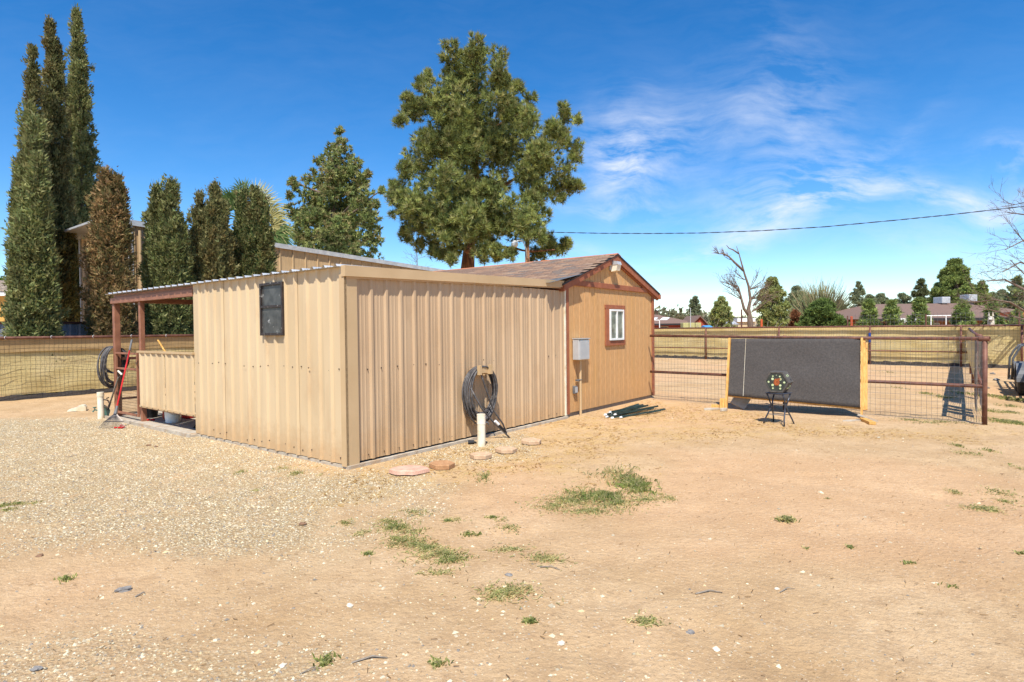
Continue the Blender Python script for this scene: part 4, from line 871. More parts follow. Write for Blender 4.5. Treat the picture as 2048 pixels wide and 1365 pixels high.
xm = onfence(1568, 700)[0]; MB().tube([(xm, .04, -.1), (xm, .04, ztL)], .034, 12).build('post', M_['rust'], fp, smooth=True)
MB().tube([(FL-.06, -.005, ztR), (FL+.03, -.01, ztR), (FL+.085, -.02, ztR)], .042, 14, cap=False).build('rail_socket', M_['rust'], fp, smooth=True)
MB().tube([(FL+.05, -.016, ztR), (FL+.06, -.017, ztR)], .036, 14).build('socket_shade_disc', M_['felt'], fp)  # black disc painted for the shade inside the open pipe
wires(fp, -.02, FL, .03, ztL-.02, .0762, .1016, .0019, 'wire', y=-.035)
# side panel, away from the corner post
BA, BB = G(1310, 716), G(2048, 738.5); dB = unit(BB-BA); 
BA2 = BA-dB*6; BB2 = BB+dB*10
C0 = FB+np.array([.02, .05, 0]); C1 = G(1938, 733.5); 
sp_t, SL = fence_frame('corral_side_fence', C0, C1, 'corral fence running away from the corner post, hung with tan cloth and grey boards')
zf = lambda x: ztR+(1.52-ztR)*x/SL
MB().tube([(0, 0, zf(0)), (SL*.35, 0, zf(SL*.35)-.02), (SL, 0, zf(SL))], .036, 12).build('top_rail', M_['rust'], sp_t, smooth=True)
MB().tube([(SL*.09, 0, zf(SL*.09)), (SL*.09+.16, 0, zf(SL*.09)-.002)], .052, 12).build('rail_coupling', M_['rust'], sp_t, smooth=True)
MB().tube([(0, 0, zmR), (SL, 0, zmR)], .03, 10).build('middle_rail', M_['rust'], sp_t, smooth=True)
for s in (.25, .5, .75): MB().tube([(SL*s, 0, -.1), (SL*s, 0, zf(SL*s))], .034, 10).build('post', M_['rust'], sp_t, smooth=True)
wires(sp_t, .06, SL, .03, 1.4, .15, .1016, .0024, 'wire', y=-.05, wob=.006)
for k in range(3): MB().bx(.7+k*.5, .7+k*.5+.36, .045, .065, .12, 1.36-.02*(k % 2), ch=.003).build('board', M_['oldwood'], sp_t)
cloth(sp_t, 2.6, SL-.5, .55, 1.46, .06, amp=.10, seed=4, hem=False)
# back fence
bf, BL = fence_frame('windscreen_fence', BA2, BB2, 'far fence with tan shade cloth behind wire mesh at the back of the corral')
ang = math.atan2(dB[1], dB[0])
def onback(px, py):
    n = np.array([-dB[1], dB[0], 0]); p = onplane(px, py, BA, n); return float((p-BA2)@dB), float(p[2])
zb = (onback(1320, 656)[1]+onback(1900, 654)[1])/2; zq = (onback(1340, 696)[1]+onback(1880, 703)[1])/2; print('back', onback(1320, 656), onback(1900, 654), zb, zq, 'px per', onback(1412, 690), onback(1740, 690))
MB().tube([(0, 0, onback(1320, 657)[1]), (BL*.5, 0, zb), (BL, 0, onback(1960, 654)[1])], .040, 10).build('top_rail', M_['rust'], bf, smooth=True)
MB().tube([(0, -.02, zq), (onback(1945, 690)[0], -.02, zq)], .028, 10).build('middle_rail', M_['rust'], bf, smooth=True)
xs_p = [onback(p, 690)[0] for p in (1412, 1558, 1740, 1922, 2044)]
gap = (xs_p[2]-xs_p[0])/2
for x in [xs_p[0]-2*gap, xs_p[0]-gap]+xs_p+[xs_p[4]+gap, xs_p[4]+2*gap]: MB().tube([(x, .0, -.1), (x, 0, zb)], .042, 10).build('post', M_['rust'], bf, smooth=True)
wires(bf, .05, BL, .1, zb-.02, .11, .11, .0023, 'dwire', y=.05, wob=.008)
cloth(bf, 0, BL, .14, zb-.02, .12, amp=.05, seed=2)
# dark fence stays in front of mesh
x = xs_p[2]; st_o = MB().tube([(x, -.045, .95), (x, -.045, 1.36)], .05, 10).build('blue_wrap', M_['blue'], bf)
# upper wire strands beyond, where the llama stands
sw_ = thing('wire_fence', (BA2+dB*(onback(1690, 650)[0]))*[1, 1, 0]+np.array([1.2, 1.9, 0]), ang, 'taller wire mesh fence standing just behind the tan cloth fence', 'fence')
wl = onback(2048, 650)[0]-onback(1690, 650)[0]+9
wires(sw_, 0, wl, 1.5, 2.2, .16, .16, .004, 'wire', wob=.01)
for x in np.arange(0, wl, 3.1): MB().tube([(x, 0, -.1), (x, 0, 2.15)], .03, 8).build('post', M_['rust'], sw_)
# left fence
LA, LB = W2L(G(-60, 810)), W2L(G(200, 787))
va = 13.15; l0 = wpt(-7.5, va-.1); l1 = wpt(9.0, va+.35)
lf, LL = fence_frame('windscreen_fence', l0, l1, 'long fence with olive tan shade cloth behind square mesh on the left')
MB().tube([(0, 0, 1.60), (LL*.5, 0, 1.585), (LL, 0, 1.60)], .036, 12).build('top_rail', M_['rust'], lf, smooth=True)
for x in np.arange(.6, LL, 3.05): MB().tube([(x, .17, -.1), (x, .17, 1.58)], .034, 10).build('post', M_['rust'], lf, smooth=True)
wires(lf, 0, LL, .08, 1.56, .1016, .1016, .0024, 'dwire', y=-.05, wob=.008)
cloth(lf, 0, LL, .12, 1.57, .06, amp=.10, seed=9)
cloth(lf, 0, LL, 1.22, 1.575, .025, m='hem', amp=.015, seed=12, hem=False, name='cloth_fold')
tie = MB()
for x in np.arange(.4, LL, .95): tie.tube([(x+.04*math.cos(a), .045*math.cos(a), 1.592+.045*math.sin(a)) for a in np.linspace(0, 2*PI, 9)], .005, 5)
tie.build('cable_ties', M_['white'], lf, kind='stuff')

# ------------------------------------------------------------------ target backstop
B0, B1 = G(1452, 820), G(1722, 836)
bd_, BDL = fence_frame('target_backstop', B0, B1, 'black rubber mat on a yellow lumber frame leaning against the corral fence', 'backstop')
lean = .40; HT = 1.44; La = math.hypot(lean, HT-.02); dl = np.array([0, lean/La, HT/La])
def lp(x, s, o=0): return (x, dl[1]*s-dl[2]*o, dl[2]*s+dl[1]*o)      # s up the slope, o out toward the viewer
def lbox(mb, x0, x1, s0, s1, o0, o1, dx=0):
    vs = [lp(x+(dx if s == s1 else 0), s, o) for x in (x0, x1) for s in (s0, s1) for o in (o0, o1)]
    return mb.add(vs, [(0,1,3,2),(4,6,7,5),(0,4,5,1),(2,3,7,6),(0,2,6,4),(1,5,7,3)])
def wpart(name, x0, x1, s0, s1, o0, o1, m='wood', dx=0): return lbox(MB(), x0, x1, s0, s1, o0, o1, dx).build(name, M_[m], bd_)
wpart('side_board', -.012, .028, .0, La-.02, -.01, .07, dx=.0); wpart('foot_board', -.12, -.025, .0, .22, .0, .04); wpart('foot_block', -.30, -.125, .02, .10, -.10, -.04)
wpart('side_board', BDL-.008, BDL+.028, -.02, La-.02, -.01, .07); wpart('side_board', BDL+.030, BDL+.068, .14, La-.03, -.03, .04); wpart('side_board', BDL+.071, BDL+.10, .15, La-.07, -.05, .02)
wpart('cross_board', .03, BDL-.01, La-.14, La-.05, -.05, -.012)
vs = [lp(.03, .27, .0), lp(BDL, .15, .0), lp(BDL, .19, .0), lp(.03, .31, .0), lp(.03, .27, -.04), lp(BDL, .15, -.04), lp(BDL, .19, -.04), lp(.03, .31, -.04)]
MB().add(vs, [(0,1,2,3),(5,4,7,6),(4,5,1,0),(3,2,6,7),(4,0,3,7),(1,5,6,2)]).build('cross_board', M_['wood'], bd_)
nm = 34; nk = 18; vs = []
for o0, bk in ((.022, 0), (.008, 1)):
    for j in range(nk):
        for i in range(nm):
            a = i/(nm-1); s_ = j/(nk-1); sb = (.285*(1-a)+.175*a); st2 = La-.03
            s = sb+(st2-sb)*s_; x = .035+(BDL-.05)*a
            wr = .030*max(0, math.sin(PI*s_))*(vnoise(a*5, s_*3, 2)-.5)*2+.022*math.exp(-((a*2.2-.25-(s_)*.9)/.06)**2)*math.sin(PI*s_)
            vs.append(lp(x, s, o0+max(wr, -.012)+.012+(.0 if bk else 0)))
n2 = nm*nk; mb = MB(); fs = []
for j in range(nk-1):
    for i in range(nm-1): q = j*nm+i; fs.append([q, q+1, q+nm+1, q+nm]); fs.append([n2+q+nm, n2+q+nm+1, n2+q+1, n2+q])
for i in range(nm-1): fs.append([i+1, i, n2+i, n2+i+1]); q = (nk-1)*nm+i; fs.append([q, q+1, n2+q+1, n2+q])
mb.add(vs, fs); mb.build('rubber_mat', M_['mat'], bd_, smooth=True)
cs = [lp(.035+(BDL-.05)*(.125-.0*t_), .285+(La-.31)*t_, .046) for t_ in np.linspace(0, 1, 8)]; MB().tube(cs, .0035, 5).build('cord', M_['pvc'], bd_)
# slabs and tile round its feet
def flat_slab(px, py, sx_, sy_, h, rz, m, label, cat='slab', tilt=(0, 0), name='stone_slab', z=.0):
    g = G(px, py); mb = MB(); n = 8; P = [(sx_*math.cos(2*PI*k/n+.4)*(1+.25*(rnd.random()-.5)), sy_*math.sin(2*PI*k/n+.4)*(1+.25*(rnd.random()-.5))) for k in range(n)]
    mb.prism(P, 'z', 0, h); o = mb.build(name, m); o.location = (g[0], g[1], z); o.rotation_euler = (tilt[0], tilt[1], rz); tag(o, label, cat); return o
flat_slab(1425, 820, .20, .10, .03, .2, M_['conc'], 'cracked grey slab at the left foot of the rubber backstop'); flat_slab(1448, 822, .10, .05, .05, .6, M_['conc'], 'small grey block touching the left foot of the backstop')
flat_slab(1735, 841, .17, .09, .035, -.7, M_['conc'], 'tilted grey slab against the right foot of the backstop', tilt=(-.25, .3), z=.02); flat_slab(1706, 843, .20, .06, .02, .1, M_['conc'], 'thin grey slab lying left of the right foot of the backstop')
g = G(1478, 818); t_ = MB().bx(-.15, .15, -.012, .012, -.0, .30).build('floor_tile', M_['conc']); t_.location = (g[0]-.03, g[1]+.02, .05); t_.rotation_euler = (-.75, .48, -.5); tag(t_, 'square grey tile propped under the left end of the rubber mat', 'tile')
g = G(1746, 850); t_ = MB().bx(-.05, .05, -.23, .23, 0, .05, ch=.004).build('wood_block', M_['wood']); t_.location = (g[0]+.03, g[1]+.2, 0.004); t_.rotation_euler = (0, 0, -.22); tag(t_, 'loose yellow wood block on the ground right of the backstop', 'wood block')

# ------------------------------------------------------------------ stool and hexagonal target
sg = [G(1533, 849), G(1572, 854), G(1578, 847), G(1547, 843)]; sc_ = sum(sg)/4; sc_[2] = 0
sa = math.atan2(sg[1][1]-sg[0][1], sg[1][0]-sg[0][0])
stl = thing('folding_stool', sc_, sa, 'dark folding metal stool carrying the hexagonal target', 'stool')
SH = PY(1555, 784.5, sc_[1])[2]; print('stool', SH, [np.linalg.norm(sg[i]-sg[(i+1) % 4]) for i in range(4)])
lw, ld = .185, .16
MB().bx(-.155, .155, -.14, .14, SH-.03, SH-.005, ch=.008).build('seat', M_['steel'], stl)
MB().tube([(-.15, -.14, SH-.02), (.15, -.14, SH-.02), (.15, .14, SH-.02), (-.15, .14, SH-.02), (-.15, -.14, SH-.02)], .012, 8).build('seat_rim', M_['steel'], stl)
for sx_ in (-1, 1):
    for sy_ in (-1, 1):
        pts = [(sx_*.14, sy_*.12, SH-.03), (sx_*.135, sy_*.05, SH*.72), (sx_*.12, -sy_*.0+sy_*.02, SH*.58), (sx_*.135, -sy_*.03+sy_*.08, SH*.42), (sx_*.165, sy_*.13, SH*.16), (sx_*lw, sy_*ld, 0)]
        MB().tube(pts, .0125, 9).build('leg', M_['steel'], stl, smooth=True)
for sy_ in (-1, 1): MB().tube([(-.15, sy_*.075, SH*.30), (.15, sy_*.075, SH*.30)], .007, 7).build('crossbar', M_['trailer'], stl)
MB().tube([(-.125, .0, SH*.62), (.125, .0, SH*.62)], .007, 7).build('crossbar', M_['trailer'], stl)
tg = thing('archery_target', (sc_[0], sc_[1], SH), math.radians(-40), 'dark hexagonal foam archery target with pale dots sitting on the folding stool', 'target')
# local: front face looks along -y
RX = .205; hd = .27; RZ = RX; cz_t = RZ*.866+.0
hexpt = [(RX*math.cos(PI/3*k), cz_t+RZ*math.sin(PI/3*k)) for k in range(6)]
ins = lambda s: [(x*s, cz_t+(z-cz_t)*s) for x, z in hexpt]
mb = MB(); y0, y1 = -hd/2, hd/2
rings = [([(x, y1-.0, z) for x, z in ins(.97)]), ([(x, y1-.012, z) for x, z in hexpt]), ([(x, y0+.012, z) for x, z in hexpt]), ([(x, y0, z) for x, z in ins(.97)]), ([(x, y0, z) for x, z in ins(.84)]), ([(x, y0+.008, z) for x, z in ins(.83)])]
vs = [p for r in rings for p in r]
mb.add(vs, [[j*6+k, j*6+(k+1) % 6, (j+1)*6+(k+1) % 6, (j+1)*6+k] for j in range(5) for k in range(6)]+[[k for k in range(6)]])
mb.build('foam_body', M_['foam'], tg)
MB().add([(x, y0+.0075, z) for x, z in ins(.83)], [list(range(6))]).build('target_face', M_['foamf'], tg)
def disc(mb, x, z, r, y, n=12, th=.004): return mb.prism([(x+r*math.cos(2*PI*k/n), z+r*math.sin(2*PI*k/n)) for k in range(n)], 'y', y-th, y)
for (a, b_, r) in [(-.055, .098, .013), (.055, .098, .013), (-.06, .052, .021), (.062, .052, .021), (-.125, .0, .016), (.125, .0, .017), (-.06, -.052, .021), (.062, -.052, .019), (-.055, -.105, .014), (.062, -.105, .016), (.0, .118, .006)]:
    disc(MB(), a, cz_t+b_, r, y0+.008).build('target_dot', M_['dot'], tg)
cr = MB(); n = 14; cr.prism([(.048*(1+.35*(rnd.random()-.5))*math.cos(2*PI*k/n), cz_t+.058*(1+.35*(rnd.random()-.5))*math.sin(2*PI*k/n)) for k in range(n)], 'y', y0+.003, y0+.0076); cr.prism([(.02, cz_t+.03), (.075, cz_t+.05), (.06, cz_t+.07), (.02, cz_t+.06)], 'y', y0+.003, y0+.0076)
cr.build('worn_core', M_['orange'], tg)
# marks on the two right-hand sides
def side_pt(k, u_, d_):   # k-th side between hexpt k and k+1; u_ 0..1 along it, d_ depth 0..1
    a, b_ = hexpt[k], hexpt[(k+1) % 6]; nx_, nz_ = math.cos(PI/3*k+PI/6), math.sin(PI/3*k+PI/6)
    return (a[0]+(b_[0]-a[0])*u_+nx_*.002, y0+d_*hd, a[1]+(b_[1]-a[1])*u_+nz_*.002)
def sdot(k, u_, d_, ru, rd, m, name='side_mark'):
    n = 10; return MB().add([side_pt(k, u_+ru*math.cos(2*PI*i/n), d_+rd*math.sin(2*PI*i/n)) for i in range(n)], [list(range(n))]).build(name, M_[m], tg)
sdot(0, .60, .30, .13, .06, 'dot'); sdot(0, .62, .60, .13, .06, 'dot'); MB().add([side_pt(0, .28, .55), side_pt(0, .28, .8), side_pt(0, .1, .67)], [(0,1,2)]).build('side_mark', M_['black'], tg)
mk = MB()
for (u0, d0, u1, d1) in [(.35,.45,.35,.75),(.35,.75,.48,.75),(.48,.75,.48,.5),(.48,.5,.60,.5),(.60,.5,.60,.78),(.5,.2,.62,.35),(.62,.35,.5,.42)]:
    mk.tube([side_pt(5, 1-u0, d0), side_pt(5, 1-u1, d1)], .006, 5)
mk.build('side_emblem', M_['dot'], tg)

# ------------------------------------------------------------------ trailer at the right edge
w_a, w_b = G(2036, 789.5), G(2025, 786)
ta = YAW; tr_u = np.array([CU, SU, 0]); tr_v = np.array([-SU, CU, 0])
tr = thing('utility_trailer', (w_a[0]-.03, w_a[1]-.05, 0), YAW, 'dark grey twin axle trailer cut off by the right picture edge', 'trailer')
# local: x away from viewer along yard u, y toward left (v)
WR = .33
def wheel(x):
    t_ = MB().tube([(x, -.20, WR), (x, -.18, WR), (x, .0, WR), (x, .02, WR)], [WR-.04, WR, WR, WR-.04], 28).build('tyre', M_['tyre'], tr)
    MB().tube([(x, .018, WR), (x, .032, WR)], [.17, .15], 20).build('rim', M_['trailer'], t_); MB().tube([(x, .03, WR), (x, .06, WR)], [.05, .04], 12).build('hub_cap', M_['rake'], t_)
wheel(0); wheel(.80)
def arch(x): return [(x+(WR+.09)*math.cos(a), WR+(WR+.09)*math.sin(a)) for a in np.linspace(PI, 0, 15)]
def fender(x):
    A = arch(x); mb = MB(); n = len(A); vs = [(p[0], y, p[1]) for y in (-.26, .06) for p in A]+[(x+(WR+.03)*math.cos(a), .06, WR+(WR+.03)*math.sin(a)) for a in np.linspace(PI, 0, 15)]
    mb.add(vs, [[i, i+1, n+i+1, n+i] for i in range(n-1)]+[[n+i, n+i+1, 2*n+i+1, 2*n+i] for i in range(n-1)]); return mb.build('fender', M_['trailer'], tr, smooth=False)
fender(0); fender(.80)
MB().bx(-2.2, 3.4, -.36, -.28, .42, .56, ch=.006).build('side_rail', M_['trailer'], tr); MB().bx(-2.2, 3.4, -2.0, -.36, .50, .56).build('deck', M_['oldwood'], tr); MB().bx(-2.2, 3.4, -2.08, -2.0, .42, .56).build('side_rail', M_['trailer'], tr)
MB().bx(-.02, .08, -.40, -.32, .5, 1.66, ch=.005).build('upright', M_['steel'], tr)
for x in (-2.2, 3.3): MB().bx(x, x+.08, -.40, -.32, .5, 1.66, ch=.005).build('upright', M_['steel'], tr)
for z in (1.62, 1.2, .9): MB().bx(-2.2, 3.38, -.38, -.34, z, z+.05).build('rail', M_['steel'], tr)
for x, yy in ((.62, .02), (1.35, .05)): MB().tube([(x+.45, -.32, 1.18), (x+.40, -.1, 1.12), (x+.42, yy-.05, .98), (x+.44, yy+.03, .80), (x+.45, yy+.05, .28)], .026, 10).build('guard_tube', M_['trailer'], tr, smooth=True)
MB().bx(1.80, 1.9, -.25, .12, .22, .34).build('step', M_['trailer'], tr)
MB().tube([(-2.2, -1.2, .45), (-3.4, -1.2, .45)], .05, 8).build('tongue', M_['trailer'], tr)
for y in (-.30, -2.0): pass
MB().tube([(0, -.2, WR), (0, -2.2, WR)], .04, 8).tube([(.8, -.2, WR), (.8, -2.2, WR)], .04, 8).build('axle', M_['steel'], tr)
for x in (0, .8): MB().tube([(x, -2.05, WR), (x, -2.25, WR)], WR, 24).build('tyre', M_['tyre'], tr)

# ------------------------------------------------------------------ llama beyond the fence
hp = PY(1984, 650, 24.6); n_ = W2L(hp)
ll = thing('llama', (hp[0], hp[1], 0), math.radians(226), 'white llama looking over the tan fence, only its head showing', 'llama')
hz_ = PY(1984, 634, 24.6)[2]; zt0 = hz_
def skin(name, verts, edges, radii, parent, m, sub=2):
    me = bpy.data.meshes.new(name); me.from_pydata(verts, edges, []); o = bpy.data.objects.new(name, me); COL.objects.link(o); o.parent = parent
    md = o.modifiers.new('skin', 'SKIN'); md.use_smooth_shade = True
    sv = me.skin_vertices[0].data
    for i, r in enumerate(radii): sv[i].radius = (r, r) if not isinstance(r, tuple) else r
    sv[0].use_root = True; s = o.modifiers.new('sub', 'SUBSURF'); s.levels = sub; s.render_levels = sub; me.materials.append(m); return o
H0 = zt0+.10; bz = 1.05
V = [(-.55,0,bz),(-.1,0,bz+.02),(.25,0,bz+.05),(.38,0,bz+.30),(.42,0,H0-.42),(.45,0,H0-.17),(.55,0,H0-.16),(.70,0,H0-.22),(.79,0,H0-.25),
     (-.62,.15,.75),(-.60,.16,.45),(-.66,.16,.38),(-.64,.16,.03),(-.62,-.15,.75),(-.60,-.16,.45),(-.66,-.16,.38),(-.64,-.16,.03),(.28,.14,.72),(.29,.14,.4),(.28,.14,.03),(.28,-.14,.72),(.29,-.14,.4),(.28,-.14,.03),(-.74,0,bz+.05),(-.84,0,bz-.1)]
E_ = [(0,1),(1,2),(2,3),(3,4),(4,5),(5,6),(6,7),(7,8),(0,9),(9,10),(10,11),(11,12),(0,13),(13,14),(14,15),(15,16),(2,17),(17,18),(18,19),(2,20),(20,21),(21,22),(0,23),(23,24)]
R_ = [.27,.30,.26,.17,.125,.115,.105,.065,.05,.13,.07,.06,.04,.13,.07,.06,.04,.11,.06,.035,.11,.06,.035,.09,.07]
skin('body', V, E_, R_, ll, M_['wool'])
for s in (-1, 1):
    MB().add([(.44, s*.03, H0-.08), (.50, s*.05, H0-.06), (.46, s*.105, H0-.07), (.47, s*.08, H0+.02), (.47, s*.062, H0+.13)], [(0,1,3),(1,2,3),(2,0,3),(0,1,4),(1,2,4),(2,0,4)]).build('ear', M_['wool'], ll)
    MB().sphere((.63, s*.075, H0-.15), .018, 8, 6).build('eye', M_['dkface'], ll)
MB().sphere((.815, 0, H0-.25), .035, 8, 6, (.7, 1, .7)).build('muzzle', M_['dkface'], ll)
# ------------------------------------------------------------------ trees
def diamonds(c, d, L, W, twist=None):
    """leaf diamonds: base point c, direction d (unit), length L, width W -> verts, quads"""
    n = len(c); r = nr.randn(n, 3); s = np.cross(d, r); s /= np.linalg.norm(s, axis=1)[:, None]+1e-9
    L = np.broadcast_to(L, (n,))[:, None]; W = np.broadcast_to(W, (n,))[:, None]
    V = np.stack([c-s*W*.55, c+s*W*.55, c+d*L*.95], 1).reshape(-1, 3)
    return V, np.arange(n*3).reshape(-1, 3)
def norm(a): return a/(np.linalg.norm(a, axis=1)[:, None]+1e-9)
def palcol(n, pal, var=.35):
    p = np.array(pal); return p[nr.randint(len(p), size=n)]*(1-var/2+var*nr.rand(n, 1))
CY = [srgb(126,128,82), srgb(140,138,90), srgb(106,112,72), srgb(152,144,98)]
CYB = [srgb(170,140,96), srgb(178,146,104), srgb(148,128,88), srgb(128,122,80)]
CYG = [srgb(126,136,84), srgb(144,148,92), srgb(106,118,72), srgb(152,150,100)]
def cypress(x, y, cols, label, pal=CY, palt=None, dens=1., group='italian cypresses along the left fence', streak=True):
    """cols: (dx, dy, height, radius, shoulder 0..1)"""
    t_ = thing('cypress_tree', (x, y, 0), 0, label, 'cypress tree', group)
    Vs, Fs, Cs = [], [], []; off = 0; full = []
    for (dx, dy, h, R, sh) in cols:            # each column is a core with several upright leaders round it
        full.append((dx, dy, h, R*.84, sh))
        for q in range(5): a = -PI/2+rnd.uniform(-1.9, 1.9); slim = h > 11; o_ = .40 if slim else .52; full.append((dx+math.cos(a)*R*o_, dy+math.sin(a)*R*o_, h*(rnd.uniform(.5, .86) if slim else rnd.uniform(.70, .955)), R*rnd.uniform(.34, .5), sh*.95))
    for ci, (dx, dy, h, R, sh) in enumerate(full):
        n = int(1500*h*R*dens); sd = rnd.randint(0, 9999)
        z = nr.rand(n)**.85; th = nr.rand(n)*2*PI
        t = z; prof = np.where(t > sh, np.maximum((1-t)/(1-sh), 0)**(1.0 if h > 9 else .84), 1.0)*(.84+.16*np.clip(t/.2, 0, 1))*.80
        tx_, ty_ = np.cos(th)*1.5*R+9, np.sin(th)*1.5*R+9; lump = .66+.30*fbm(tx_*2.2, ty_*2.2+t*h*.35, sd, 2)+.46*fbm(tx_*6+t*h*.6, ty_*6+t*h*2.4, sd+9, 3)+.12*fbm(tx_*9, ty_*9, sd+4, 2)
        dep = 1.03-.36*nr.rand(n)**1.6
        r = R*prof*lump*dep; c = np.stack([dx+r*np.cos(th), dy+r*np.sin(th), t*h*.99+.03], 1)
        out = np.stack([np.cos(th), np.sin(th), np.zeros(n)], 1)
        m_ = n//14; pick = nr.randint(0, n, m_); K = 42; off_r = nr.randn(m_)*.06+.02+.16*(nr.rand(m_) > .96)      # foliage sprays gather in clumps
        c = c[pick]+out[pick]*off_r[:, None]; out = out[pick]; th = th[pick]; t = t[pick]; n = m_
        cc = np.repeat(c, K, 0)+nr.randn(n*K, 3)*[.045, .045, .10]; oo = np.repeat(out, K, 0); tone = np.repeat(.72+.72*nr.rand(m_, 1), K, 0)
        d = norm(oo*.6+np.array([0, 0, .8])+nr.randn(n*K, 3)*.5)
        Lx = (.06+.10*nr.rand(n*K)); V, F = diamonds(cc, d, Lx, Lx*(.36+.16*nr.rand(n*K)))
        brown = np.repeat(smooth(fbm(th*1.2+3, t*h*.5, sd+3), .48, .66), K)[:, None]
        base = palcol(n*K, pal); oth = palcol(n*K, palt or [srgb(132,110,70), srgb(120,108,66)])
        C = (base*(1-brown*.65)+oth*brown*.65)*tone
        Vs.append(V); Fs.append(F+off); Cs.append(np.repeat(C, 3, 0)); off += len(V)
        # shoots at the top and few long sprays
        m = int(110*dens); tt = nr.rand(m); a = nr.rand(m)*2*PI; zz = h*(1-.10*nr.rand(m)**1.5)
        c = np.stack([dx+R*.16*np.cos(a)*nr.rand(m), dy+R*.16*np.sin(a)*nr.rand(m), zz-.25], 1); d = norm(np.stack([np.cos(a)*.3, np.sin(a)*.3, np.ones(m)], 1)); V, F = diamonds(c, d, .25+.3*nr.rand(m), .05)
        Vs.append(V); Fs.append(F+off); Cs.append(np.repeat(palcol(m, palt or pal), 3, 0)); off += len(V)
    npmesh('crown', np.concatenate(Vs), np.concatenate(Fs), M_['leaf'], t_, col=np.concatenate(Cs))
    mb = MB()
    for (dx, dy, h, R, sh) in cols: mb.tube([(dx*.3, dy*.3, -.1), (dx, dy, h*.3), (dx, dy, h*.85)], [R*.16+.03, R*.12+.03, .02], 7)
    mb.build('trunk', M_['grbark'], t_); return t_
def at_v(px, v, py=600): p = onv(px, py, v); w = wpt(p[0], v); return w
def hgt(px, py, w):          # height of something seen at pixel row py when it stands at w
    return float(PY(px, py, w[1])[2])
def wm(px, w): return w[1]/FPX*px
# near row between the tan fence and the grey metal fence
w = at_v(76, 14.4); s = w[1]/FPX
cypress(w[0], w[1], [(-20*s, .2, hgt(46, 205, w), 27*s, .35), (2*s, 0, hgt(76, 240, w), 33*s, .35), (24*s, -.3, hgt(105, 320, w), 26*s, .45), (-26*s, .1, hgt(38, 340, w), 26*s, .5), (4*s, -.35, hgt(80, 400, w), 40*s, .55)], 'broad shaggy green cypress at the far left, widest of the row', CYG, CY, 1.25)
w = at_v(224, 14.6); s = w[1]/FPX
cypress(w[0], w[1], [(-5*s, 0, hgt(214, 346, w), 31*s, .62), (11*s, .1, hgt(236, 352, w), 27*s, .66), (-11*s, -.1, hgt(200, 400, w), 29*s, .7), (12*s, -.1, hgt(240, 520, w), 28*s, .75)], 'bushy cypress with browned foliage left of the open bay', CYB, [srgb(100,98,58)], 1.1)
w = at_v(336, 14.6); s = w[1]/FPX
cypress(w[0], w[1], [(-17*s, 0, hgt(316, 372, w), 23*s, .72), (10*s, 0, hgt(345, 364, w), 27*s, .68), (-4*s, .1, hgt(330, 395, w), 32*s, .8), (20*s, .2, hgt(358, 430, w), 17*s, .8)], 'green cypress with two peaks behind the open bay roof', CYG, CY)
w = at_v(427, 14.8); s = w[1]/FPX
cypress(w[0], w[1], [(-22*s, 0, hgt(400, 388, w), 22*s, .72), (8*s, 0, hgt(434, 372, w), 28*s, .64), (4*s, .1, hgt(430, 420, w), 36*s, .8)], 'ragged topped cypress between the twin peaked one and the palm', CY, None)
w = at_v(507, 14.9); s = w[1]/FPX
cypress(w[0], w[1], [(-16*s, 0, hgt(486, 378, w), 22*s, .70), (6*s, 0, hgt(510, 380, w), 24*s, .72), (20*s, .0, hgt(528, 392, w), 20*s, .72), (4*s, .1, hgt(510, 430, w), 36*s, .85)], 'dark green cypress right in front of the palm, last of the row', CYG+[srgb(66,88,48)], None)
# tall ones behind
w = at_v(168, 22.5); s = w[1]/FPX
cypress(w[0], w[1], [(0, 0, hgt(160, 16, w), 34*s, .55), (-12*s, .2, hgt(150, 150, w), 26*s, .7)], 'tallest slim cypress rising behind the metal building corner', CY+CYG, CYG, .9)
w = at_v(113, 21.0); s = w[1]/FPX
cypress(w[0], w[1], [(0, 0, hgt(103, 40, w), 26*s, .6), (8*s, .2, hgt(118, 80, w), 20*s, .7)], 'second tallest cypress just left of the tallest one', CY+[srgb(80,84,48)], None, .9)
w = at_v(78, 20.0); s = w[1]/FPX
cypress(w[0], w[1], [(0, 0, hgt(68, 95, w), 20*s, .6), (-8*s, .1, hgt(58, 160, w), 18*s, .7)], 'third tall dark cypress rising above the broad shaggy one', CY+[srgb(80,84,48)], None, .9)

